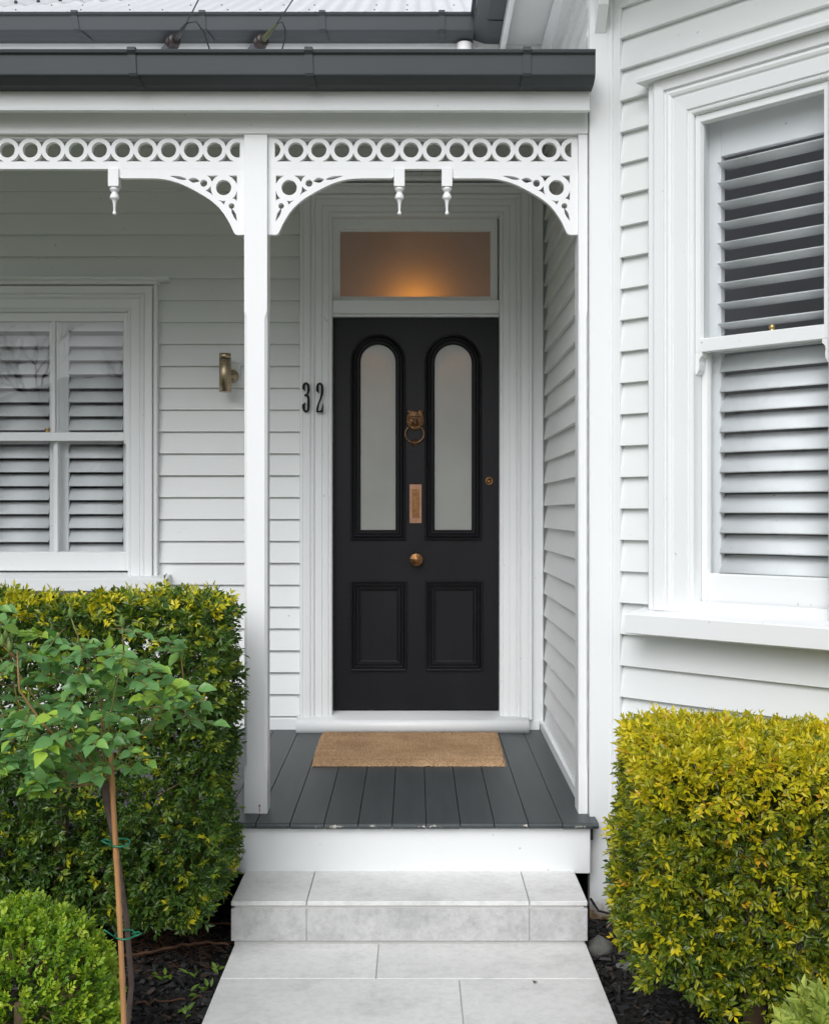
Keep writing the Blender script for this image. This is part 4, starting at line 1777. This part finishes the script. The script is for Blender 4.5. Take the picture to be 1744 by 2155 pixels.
def tint_left(P, N, dep):
    t = rng.normal(.40, .15, len(P))
    top = (P[:, 2] > 1.115) & (dep < .02)
    t = np.where(top & (rng.random(len(P)) < .75), rng.normal(.80, .12, len(P)), t)
    near = (P[:, 2] > .98) & (P[:, 2] <= 1.10) & (dep < .02)
    t = np.where(near & (rng.random(len(P)) < .14), rng.normal(.75, .15, len(P)), t)
    t = np.where((rng.random(len(P)) < .05) & (dep < .03), .8, t)
    return t


hl_ = hedge("hedge", "dark green clipped hedge with yellow tips in front of the veranda, left of the steps", (-2.5, 3.82, .12), (-.645, 4.29, 1.160), .045, ALL, 19000, .0275, .45, "leaf_dark_hedge", tint_left,
            zlow=lambda P: .145 + .05 * np.sin(P[:, 0] * 8) + .04 * np.sin(P[:, 0] * 19) + np.where(P[:, 0] < -1.35, .0, 0), nparts=100, wob=.011, group="clipped hedges")
for tx in (-1.19, -1.75):
    stem_part(hl_, [(tx, 4.06, -.08), (tx + .005, 4.06, .05), (tx - .02, 4.05, .3), (tx + .01, 4.06, .7)], [.04, .032, .026, .016])
stem_part(hl_, [(-1.16, 4.05, -.07), (-1.10, 4.04, .06), (-1.0, 4.03, .3)], [.028, .022, .014])


def behind_bay(P):
    return ((P[:, 0] - .754) + (P[:, 1] - 4.44)) < -.10


def tint_right(P, N, dep):
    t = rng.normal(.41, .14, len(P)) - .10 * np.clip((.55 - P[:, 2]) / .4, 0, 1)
    top = (P[:, 2] > .66) & (dep < .035)
    t = np.where(top, rng.normal(.74, .11, len(P)), t)
    t = np.where((rng.random(len(P)) < .20) & (dep < .02), rng.normal(.72, .08, len(P)), t)
    t = np.clip(t, 0, .89)
    t = np.where(rng.random(len(P)) < .008, .97, t)
    return t


hr_ = hedge("hedge", "golden green clipped hedge below the bay window, right of the path", (.652, 3.17, .0), (2.15, 3.86, .798), .06, [(1, -1), (2, 1), (0, -1), (1, 1)], 21000, .0255, .45, "leaf_gold_hedge", tint_right,
            keep=behind_bay, zlow=lambda P: .10 + .05 * np.sin(P[:, 0] * 9 + 1) + .04 * np.sin(P[:, 0] * 21), nparts=100, wob=.011, group="clipped hedges")
stem_part(hr_, [(1.0, 3.5, -.08), (1.0, 3.5, .2), (1.02, 3.5, .5)], [.035, .025, .015])

# box ball
def box_ball(c, r, n):
    t = thing("box_ball", "bright green clipped box ball at the lower left corner", "shrub", (c[0], c[1], -.06))
    d = rng.normal(size=(n, 3))
    d /= np.linalg.norm(d, axis=1, keepdims=True)
    d = d[d[:, 2] > -.75]
    dep = np.where(rng.random(len(d)) < .8, rng.exponential(.014, len(d)), rng.uniform(0, .1, len(d)))
    w = 1 + .05 * np.sin(d[:, 0] * 9 + 2) * np.sin(d[:, 2] * 8) + .03 * np.sin(d[:, 1] * 17 + d[:, 0] * 13)
    P = np.array(c) + d * (r * w - dep)[:, None]
    A = d * .9 + rng.normal(0, .35, d.shape)
    A[:, 2] += .35
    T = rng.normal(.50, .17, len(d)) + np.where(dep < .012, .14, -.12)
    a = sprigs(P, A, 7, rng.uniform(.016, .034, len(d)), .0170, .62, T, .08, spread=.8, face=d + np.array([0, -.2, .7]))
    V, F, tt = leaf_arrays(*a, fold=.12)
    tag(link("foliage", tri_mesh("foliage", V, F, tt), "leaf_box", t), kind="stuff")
    m = MB()
    for k in range(160):
        i = int(rng.integers(0, len(d)))
        m.tube([np.array(c) + d[i] * r * .45, P[i]], [.003, .0014], 4, False)
    m.tube([(c[0], c[1], -.08), (c[0], c[1], c[2])], [.02, .015], 7)
    tag(m.build("twigs", "twig_tan", t), kind="stuff")
    return t


box_ball((-1.06, 3.2, .150), .245, 4300)

# lime shrub in the lower right corner
def lime_shrub():
    c = np.array((1.055, 2.86, .13))
    t = thing("lime_shrub", "pale lime leafy shrub at the lower right corner", "shrub", (c[0], c[1], -.08))
    n = 300
    d = rng.normal(size=(n, 3))
    d /= np.linalg.norm(d, axis=1, keepdims=True)
    d[:, 2] = np.abs(d[:, 2])
    P = c + d * np.array((.17, .17, .17)) * rng.uniform(.6, 1.0, (n, 1))
    A = d + rng.normal(0, .3, d.shape)
    A[:, 2] += .6
    a = sprigs(P, A, 8, rng.uniform(.02, .04, n), .042, .42, rng.normal(.55, .25, n), .1, spread=.8)
    V, F, tt = leaf_arrays(*a)
    tag(link("foliage", tri_mesh("foliage", V, F, tt), "leaf_lime", t), kind="stuff")
    m = MB()
    for i in range(0, n, 3):
        m.tube([c + np.array((0, 0, -.22)), c + d[i] * .06, P[i]], [.005, .003, .0016], 5, False)
    tag(m.build("twigs", "twig_tan", t), kind="stuff")


lime_shrub()

# standard rose tied to a bamboo stake
def rose():
    bx, by = -.748, 2.92
    t = thing("standard_rose", "standard rose with glossy green leaves and closed buds in front of the dark hedge", "rose", (bx + .035, by, -.06))
    lp = Vector(t.location)
    stem_top = Vector((bx - .02, by + .03, .80))
    m = MB()
    m.tube([(bx + .030, by + .022, -.08), (bx + .036, by + .024, .18), (bx + .048, by + .024, .30), (bx + .036, by + .022, .46), (bx + .012, by + .026, .62), (bx - .012, by + .03, .74), stem_top],
           [.0075, .007, .0068, .007, .007, .0085, .012], 9)
    m.build("trunk", "rose_bark", t)
    canes = MB()
    # crown: a loose dome of compound leaves, thickest toward the light
    C = Vector((bx - .060, by + .01, .972))
    anchors = []
    while len(anchors) < 150:
        q = Vector((random.uniform(-1, 1), random.uniform(-1, 1), random.uniform(-1, 1)))
        if q.length > 1 or q.length < .25:
            continue
        rx = .285
        rz = .175 if q.z > 0 else .165
        if q.z < -.15 and q.x > .1 and random.random() < .7:
            continue
        p = C + Vector((q.x * rx, q.y * .20, q.z * rz + .03 * math.sin(q.x * 9 + 1) + random.gauss(0, .012)))
        anchors.append(p)
    # airy shoots that stand out of the dome
    for ax_, az_ in ((-.24, .20), (-.15, .24), (-.05, .19), (.10, .17), (.20, .15), (.25, .07), (-.10, -.16), (-.20, -.11)):
        for k in range(5):
            f = .72 + .09 * k
            anchors.append(C + Vector((ax_ * f + random.gauss(0, .018), -.06 + random.gauss(0, .05), az_ * f + random.gauss(0, .015))))
    anchors.sort(key=lambda p: p.y + .3 * abs(p.x - C.x))
    ends = random.sample(anchors, 16)
    buds = []
    for i, e in enumerate(ends):
        mid_ = stem_top.lerp(e, .5) + Vector((random.gauss(0, .02), random.gauss(0, .02), -.02))
        pts = [stem_top * (1 - f) ** 2 + mid_ * 2 * f * (1 - f) + e * f * f for f in [k / 8 for k in range(9)]]
        canes.tube(pts, [.0032 - .0022 * k / 8 for k in range(9)], 6)
        if e.z > C.z + .02 and len(buds) < 9:
            top = e + Vector((random.gauss(0, .012), random.gauss(0, .012) - .02, random.uniform(.05, .085)))
            canes.tube([e, top], [.0022, .0016], 5)
            buds.append(top)
    # one long shoot out to the left, as tall as the hedge, carrying a cluster of buds
    sh = [Vector((bx - .06, by - .10, .90)), Vector((bx - .13, by - .11, .97)), Vector((bx - .185, by - .11, 1.05)), Vector((bx - .19, by - .11, 1.14))]
    canes.tube(sh, [.004, .0035, .003, .002], 6)
    for k in range(5):
        p = sh[-1] + Vector((random.uniform(-.05, .05), random.uniform(-.02, .02), random.uniform(.0, .06)))
        canes.tube([sh[-1] - Vector((0, 0, .02)), p], [.0018, .0014], 4)
        buds.append(p)
    protos = []
    for v in range(8):
        o3 = np.zeros((1, 3))
        V, F, tt = leaf_arrays(o3, np.array([[0., 1, 0]]), np.array([[0., 0, 1]]), np.array([1.0]), np.array([.58 + .05 * (v % 3)]), np.array([[.30, .46, .55, .62, .70, .40, .86, 1.0][v]]), fold=.16 + .03 * (v % 4), curl=.10 + .05 * (v % 3), fine=True)
        me = tri_mesh("leaf", V, F, tt, True)
        me.materials.append(MATS["leaf_rose"])
        protos.append((me, V, F, tt))
    count = 0
    rest = []
    for p in anchors:
        # compound leaf: a stalk with leaflets in pairs and one at the end
        out = Vector((p.x - C.x, (p.y - C.y) - .12, .05 + random.gauss(0, .06)))
        out = (out.normalized() + Vector((random.gauss(0, .5), random.gauss(0, .35) - .2, random.gauss(0, .25)))).normalized()
        ln = random.uniform(.055, .085)
        base = p - out * ln * .6
        tipp = p + out * ln * .4
        tipp.z -= .010
        canes.tube([base, base.lerp(tipp, .5) + Vector((0, 0, .004)), tipp], [.0014, .0012, .001], 4)
        side = out.cross(Vector((0, 0, 1))).normalized()
        young = random.random() < .15
        for f, sd in ((1.0, 0), (.68, 1), (.68, -1), (.34, 1), (.34, -1)):
            if f < .5 and random.random() < .25:
                continue
            d = (out * (1 if sd == 0 else .45) + side * sd * .85 + Vector((0, 0, random.gauss(-.10, .22)))).normalized()
            n_ = Vector((random.gauss(0, .35), random.gauss(0, .35) - .55, .85)).normalized()
            s_ = d.cross(n_).normalized()
            n_ = s_.cross(d)
            sz = random.uniform(.033, .052) * (1.1 if sd == 0 else .9)
            M = Matrix.Translation(base.lerp(tipp, f)) @ Matrix(((s_.x, d.x, n_.x, 0), (s_.y, d.y, n_.y, 0), (s_.z, d.z, n_.z, 0), (0, 0, 0, 1))) @ Matrix.Scale(sz, 4)
            pr = protos[random.choice((6, 7)) if young else random.randrange(6)]
            if count < 298:
                ob = bpy.data.objects.new("leaf", pr[0])
                col.objects.link(ob)
                ob.parent = t
                ob.matrix_parent_inverse = Matrix.Translation(-lp)
                ob.matrix_basis = M
                count += 1
            else:
                A = np.array(M)
                rest.append((pr[1] @ A[:3, :3].T + A[:3, 3], pr[2], pr[3]))
    canes.build("canes", "rose_cane", t)
    off, Vs, Fs, Ts = 0, [], [], []
    for V, F, tt in rest:
        Vs.append(V)
        Fs.append(F + off)
        Ts.append(tt)
        off += len(V)
    tag(link("inner_leaves", tri_mesh("inner_leaves", np.concatenate(Vs), np.concatenate(Fs), np.concatenate(Ts), True), "leaf_rose", t), kind="stuff")
    bm = MB()
    bm.lathe([(.0, -.004), (.003, -.002), (.0062, .004), (.0068, .010), (.0045, .018), (.0012, .026), (0, .028)], (0, 0, 0), (0, 0, 1), 8)
    for i, p in enumerate(buds):
        if i == 0:
            first = bm.build("bud", "leaf_bud", t)
            ob = first
        else:
            ob = first.copy()
            col.objects.link(ob)
        ob.matrix_parent_inverse = Matrix.Translation(-lp)
        ob.matrix_basis = Matrix.Translation(p) @ Matrix.Rotation(random.uniform(-.3, .3), 4, 'X')


simple("leaf_bud", (.10, .20, .035), (.20, .28, .06), rough=.5, scale=60, bs=0)
rose()


def stake():
    y = 2.90
    p0, p1 = Vector((-.700, y, -.10)), Vector((-.7365, y, .895))
    m = MB()
    pts, rad = [], []
    nodes = [.33, .49, .635, .79]
    n = 60
    for i in range(n + 1):
        z = p0.z + (p1.z - p0.z) * i / n
        f = i / n
        p = p0.lerp(p1, f)
        p.x += .004 * math.sin(z * 5)
        r = .0070 - .0008 * f
        for q in nodes:
            if abs(z - q) < .009:
                r += .0013
        pts.append(p)
        rad.append(r)
    m.tube(pts, rad, 12)
    tag(m.build("bamboo_stake", "bamboo"), "tan bamboo stake tied to the standard rose stem", "stake")
    for i, (z, lbl) in enumerate(((.66, "green plastic tie round stake and rose stem, upper of two"), (.435, "green plastic tie round stake and rose stem, lower of two"))):
        f = (z - p0.z) / (p1.z - p0.z)
        c = p0.lerp(p1, f) + Vector((.012, .012, 0))
        pts = [c + Vector((.024 * math.cos(a) - (.0 if i else .004), .022 * math.sin(a), .004 * math.sin(a))) for a in np.linspace(0, 2 * math.pi, 22)]
        mm = MB()
        mm.tube(pts, .0024, 6)
        s = -1 if i == 0 else 1
        mm.tube([c + Vector((s * .02, -.018, 0)), c + Vector((s * .035, -.022, .006)), c + Vector((s * .045, -.02, .010)), c + Vector((s * .036, -.015, .012)), c + Vector((s * .02, -.012, .006))], .0024, 6)
        if i == 1:
            mm.tube([c + Vector((-.02, -.018, .0)), c + Vector((-.045, -.028, .022))], .002, 5)
        tag(mm.build("plant_tie", "tie_green"), lbl, "plant tie", "green plant ties")


stake()

# mulch: charred chips strewn over the bed
def mulch():
    n = 9500
    pos = []
    while len(pos) < n:
        if rng.random() < .72:
            x, y = rng.uniform(-1.75, PX0 - .004), rng.uniform(3.25, 4.75)
        else:
            x, y = rng.uniform(PX1 + .004, 1.25), rng.uniform(3.1, 4.42)
        if SX0 - .01 < x < SX1 + .01 and y > SYF - .01:
            continue
        pos.append((x, y))
    pos = np.array(pos)
    z = -.062 + .012 * np.sin(pos[:, 0] * 7 + pos[:, 1] * 5) + .010 * np.sin(pos[:, 0] * 13 - pos[:, 1] * 11) + .05 * np.exp(-((pos[:, 0] + .95) ** 2 + (pos[:, 1] - 4.25) ** 2) / .05)
    Ls = rng.gamma(3.2, .0058, n) + .006
    Ws = Ls * rng.uniform(.22, .55, n)
    Hs = Ws * rng.uniform(.3, .6, n)
    D = rng.normal(size=(n, 3))
    D[:, 2] *= .35
    D /= np.linalg.norm(D, axis=1, keepdims=True)
    S_ = np.cross(D, np.array([0, 0, 1.]) + rng.normal(0, .35, (n, 3)))
    S_ /= np.linalg.norm(S_, axis=1, keepdims=True)
    U_ = np.cross(S_, D)
    c = np.column_stack([pos, z + rng.uniform(0, .014, n)])
    vs_ = []
    for a, b, h in ((-.5, -.5, -.5), (.5, -.35, -.5), (.5, .35, -.5), (-.5, .5, -.5), (-.42, -.4, .5), (.4, -.3, .5), (.42, .25, .5), (-.38, .42, .5)):
        vs_.append(c + D * (Ls * a)[:, None] + S_ * (Ws * b)[:, None] + U_ * (Hs * h)[:, None])
    V = np.stack(vs_, 1).reshape(-1, 3)
    F0 = np.array([(0, 2, 1), (0, 3, 2), (4, 5, 6), (4, 6, 7), (0, 1, 5), (0, 5, 4), (1, 2, 6), (1, 6, 5), (2, 3, 7), (2, 7, 6), (3, 0, 4), (3, 4, 7)])
    F = (F0[None] + (np.arange(n) * 8)[:, None, None]).reshape(-1, 3)
    tt = np.repeat(rng.random(n) ** 1.3, 8)
    tag(link("bark_mulch", tri_mesh("bark_mulch", V, F, tt), "mulch_chip"), "black bark mulch strewn over the garden bed", "mulch", kind="stuff")


mulch()

# stone beside the step, roots and seedlings
def rock(c, s, lbl):
    bm = bpy.data.meshes.new("stone")
    n, k = 18, 10
    V, F = [], []
    ph = [random.uniform(0, 6) for _ in range(6)]
    for j in range(k + 1):
        th = math.pi * j / k
        for i in range(n):
            a = 2 * math.pi * i / n
            d = Vector((math.sin(th) * math.cos(a), math.sin(th) * math.sin(a), math.cos(th)))
            w = 1 + .10 * math.sin(3 * a + ph[0]) * math.sin(th) + .08 * math.sin(4 * th + ph[1]) + .06 * math.sin(5 * a + 3 * th + ph[2])
            V.append((c[0] + d.x * s[0] * w, c[1] + d.y * s[1] * w, c[2] + d.z * s[2] * w))
    for j in range(k):
        for i in range(n):
            F.append((j * n + i, (j + 1) * n + i, (j + 1) * n + (i + 1) % n, j * n + (i + 1) % n))
    m = MB()
    m.add(V, F, True)
    tag(m.build("garden_stone", "stone_grey"), lbl, "stone", "stones beside the step")


rock((.640, 4.12, -.045), (.042, .05, .045), "rounded grey stone beside the right end of the step")
rock((.72, 4.0, -.062), (.04, .03, .02), "small flat grey stone under the golden hedge")

m = MB()
m.tube([(.655, 4.43, .03), (.68, 4.40, -.005), (.72, 4.38, -.01), (.80, 4.30, .0), (.92, 4.2, -.02)], .0045, 6)
tag(m.build("irrigation_hose", "cable_black"), "thin black hose along the foot of the corner board", "hose")

for i, (pts, r, lbl) in enumerate((
        ([(-1.02, 4.0, -.03), (-.9, 3.98, -.005), (-.80, 3.99, .012), (-.70, 4.03, .010), (-.63, 4.04, .0)], .007, "bare brown root arching against the left end of the step"),
        ([(-.98, 4.12, -.01), (-.86, 4.14, .028), (-.74, 4.16, .03), (-.63, 4.2, .02)], .006, "thin brown root behind, left of the step"),
        ([(-.86, 3.66, -.045), (-.78, 3.64, -.03), (-.70, 3.66, -.03), (-.645, 3.70, -.035)], .004, "stray pinkish root lying on mulch by the path"))):
    m = MB()
    fine = []
    for j in range(len(pts) - 1):
        for k in range(5):
            fine.append(Vector(pts[j]).lerp(Vector(pts[j + 1]), k / 5) + Vector((0, random.gauss(0, .003), random.gauss(0, .003))))
    fine.append(Vector(pts[-1]))
    m.tube(fine, [r * (1 - .4 * j / len(fine)) for j in range(len(fine))], 6)
    tag(m.build("root", "root_brown"), lbl, "root", "roots in the bed")
m = MB()
for i in range(420):
    c = Vector((random.gauss(-.86, .10), random.gauss(4.10, .09), -.03))
    c.z = -.05 + .05 * math.exp(-((c.x + .95) ** 2 + (c.y - 4.25) ** 2) / .05) + random.uniform(0, .03)
    a = random.uniform(0, 6.28)
    q = c + Vector((math.cos(a) * .04, math.sin(a) * .03, random.uniform(-.012, .02)))
    m.tube([c, c.lerp(q, .5) + Vector((0, 0, random.uniform(-.004, .01))), q], [.0013, .001, .0006], 4, False)
tag(m.build("fine_roots", "root_brown"), "tangle of fine brown roots on the bed left of the step", "roots", kind="stuff")


def seedling(x, y, lbl, s=1.0):
    n = int(random.choice((4, 5, 6)))
    P = np.tile(np.array([[x, y, -.045]]), (n, 1)) + rng.normal(0, .012, (n, 3)) * np.array([1, 1, 0])
    P[:, 2] += rng.uniform(.004, .02, n)
    D = rng.normal(size=(n, 3))
    D[:, 2] = np.abs(D[:, 2]) * .5 + .3
    V, F, tt = leaf_arrays(P, D, np.tile([[0., -.3, 1.]], (n, 1)), rng.uniform(.018, .03, n) * s, rng.uniform(.008, .012, n) * s, rng.uniform(.2, 1, n), fine=True)
    tag(link("seedling", tri_mesh("seedling", V, F, tt, True), "weed_leaf"), lbl, "weed", "seedlings in the mulch")


for x, y, lb in ((-.645, 3.90, "small green seedling in black mulch nearest the step"), (-.72, 3.86, "green seedling in black mulch just below the arching root"), (-.655, 3.74, "green seedling touching the left edge of the path"),
                 (-.70, 3.70, "spreading green seedling beside the stray pinkish root"), (-.80, 3.84, "seedling in black mulch nearest the bamboo stake"), (-.69, 3.58, "lowest green seedling in the mulch beside the path")):
    seedling(x, y, lb, 1.25)

# ------------------------------------------------------------------ across the street: what the windows mirror
def bare_tree(x, y, h, lbl, seed, spread=1.0, girth=.013):
    rd = random.Random(seed)
    t = thing("bare_tree", lbl, "tree", (x, y, -.1), "bare street trees")
    tr, br = MB(), MB()

    def grow(m, p, d, ln, r, lv):
        pts, n = [p], 4
        for i in range(n):
            d = (d + Vector((rd.gauss(0, .14), rd.gauss(0, .14), rd.gauss(.03, .08)))).normalized()
            pts.append(pts[-1] + d * ln / n)
        m.tube(pts, [r * (1 - .45 * i / n) for i in range(n + 1)], 7 if lv == 0 else 4, False)
        if lv >= 6:
            return
        for i in range(3):
            a = rd.uniform(0, 6.28)
            nd = (d + Vector((math.cos(a), math.sin(a), rd.uniform(-.15, .35))) * rd.uniform(.5, .95) * spread).normalized()
            grow(br, pts[rd.choice((2, 3, 4))] if lv else pts[rd.choice((3, 4))], nd, ln * rd.uniform(.58, .8), r * .58, lv + 1)
    grow(tr, Vector((x, y, -.1)), Vector((0, 0, 1)), h * .34, h * girth, 0)
    tr.build("trunk", "bark_grey", t)
    br.build("branches", "bark_grey", t)


bare_tree(-8.3, -16.0, 7.6, "wide bare street tree mirrored in the left window", 3, 1.1)
bare_tree(-13.9, -.9, 5.6, "small bare tree mirrored in the upper bay pane", 8, .8)
bare_tree(-19.0, -1.2, 6.2, "more distant bare tree mirrored in the lower bay pane", 12, 1.0)


def far_house(x0, x1, y0, y1, lbl):
    t = thing("neighbouring_house", lbl, "house", ((x0 + x1) / 2, (y0 + y1) / 2, -.1))
    m = MB()
    m.box(x0, x1, y0, y1, -.1, 2.9)
    m.build("wall", "cream_boards", t)
    o = .5
    cx, cy = (x0 + x1) / 2, (y0 + y1) / 2
    rl = (x1 - x0) / 2 - (y1 - y0) / 2
    m = MB()
    a = [(x0 - o, y0 - o, 2.85), (x1 + o, y0 - o, 2.85), (x1 + o, y1 + o, 2.85), (x0 - o, y1 + o, 2.85), (cx - max(rl, .2), cy, 5.4), (cx + max(rl, .2), cy, 5.4)]
    m.add(a, [(0, 1, 5, 4), (1, 2, 5), (2, 3, 4, 5), (3, 0, 4), (3, 2, 1, 0)])
    m.build("roof", "tin_roof_dark", t)
    for k in range(3):
        wx = x0 + (x1 - x0) * (k + .5) / 3
        m = MB()
        m.box(wx - .6, wx + .6, y1 - .01, y1 + .04, .9, 2.3)
        m.build("window", "black_enamel", t)


far_house(-14.5, -3.0, -27.0, -18.5, "neighbouring house with dark hip roof mirrored in the left window")
far_house(2.0, 12.5, -27.0, -18.5, "second neighbouring house with dark hip roof across the street")


def pole(x, y, lbl):
    t = thing("power_pole", lbl, "pole", (x, y, -.1), "power poles")
    m = MB()
    m.tube([(x, y, -.1), (x, y, 7.6)], [.14, .10], 10)
    m.build("shaft", "pole_wood", t)
    m = MB()
    m.box(x - .06, x + .06, y - 1.1, y + 1.1, 6.9, 7.02)
    m.build("crossarm", "pole_wood", t)


pole(-22.0, -5.6, "wooden power pole with crossarm mirrored in the lower bay pane")
pole(6.2, -10.0, "wooden power pole across the road behind the viewpoint")
for i, dy in enumerate((-1.0, -.4, .4, 1.0)):
    m = MB()
    pts = []
    for j in range(17):
        f = j / 16
        p = Vector((-22, -5.6 + dy, 7.03)).lerp(Vector((6.2, -10.0 + dy, 7.03)), f)
        p.z -= .5 * math.sin(math.pi * f)
        pts.append(p)
    m.tube(pts, .012, 5)
    tag(m.build("power_line", "cable_black"), "black power line on the %s end of the street pole crossarms" % ("far outer", "far inner", "near inner", "near outer")[i], "power line", "street power lines")

m = MB()
m.add([(.372, 3.70, .004), (.384, 3.705, .010), (.380, 3.716, .004), (.367, 3.711, .008)], [(0, 1, 2), (0, 2, 3)])
tag(m.build("dead_leaf", "root_brown"), "tiny curled dead leaf lying on the path", "leaf")
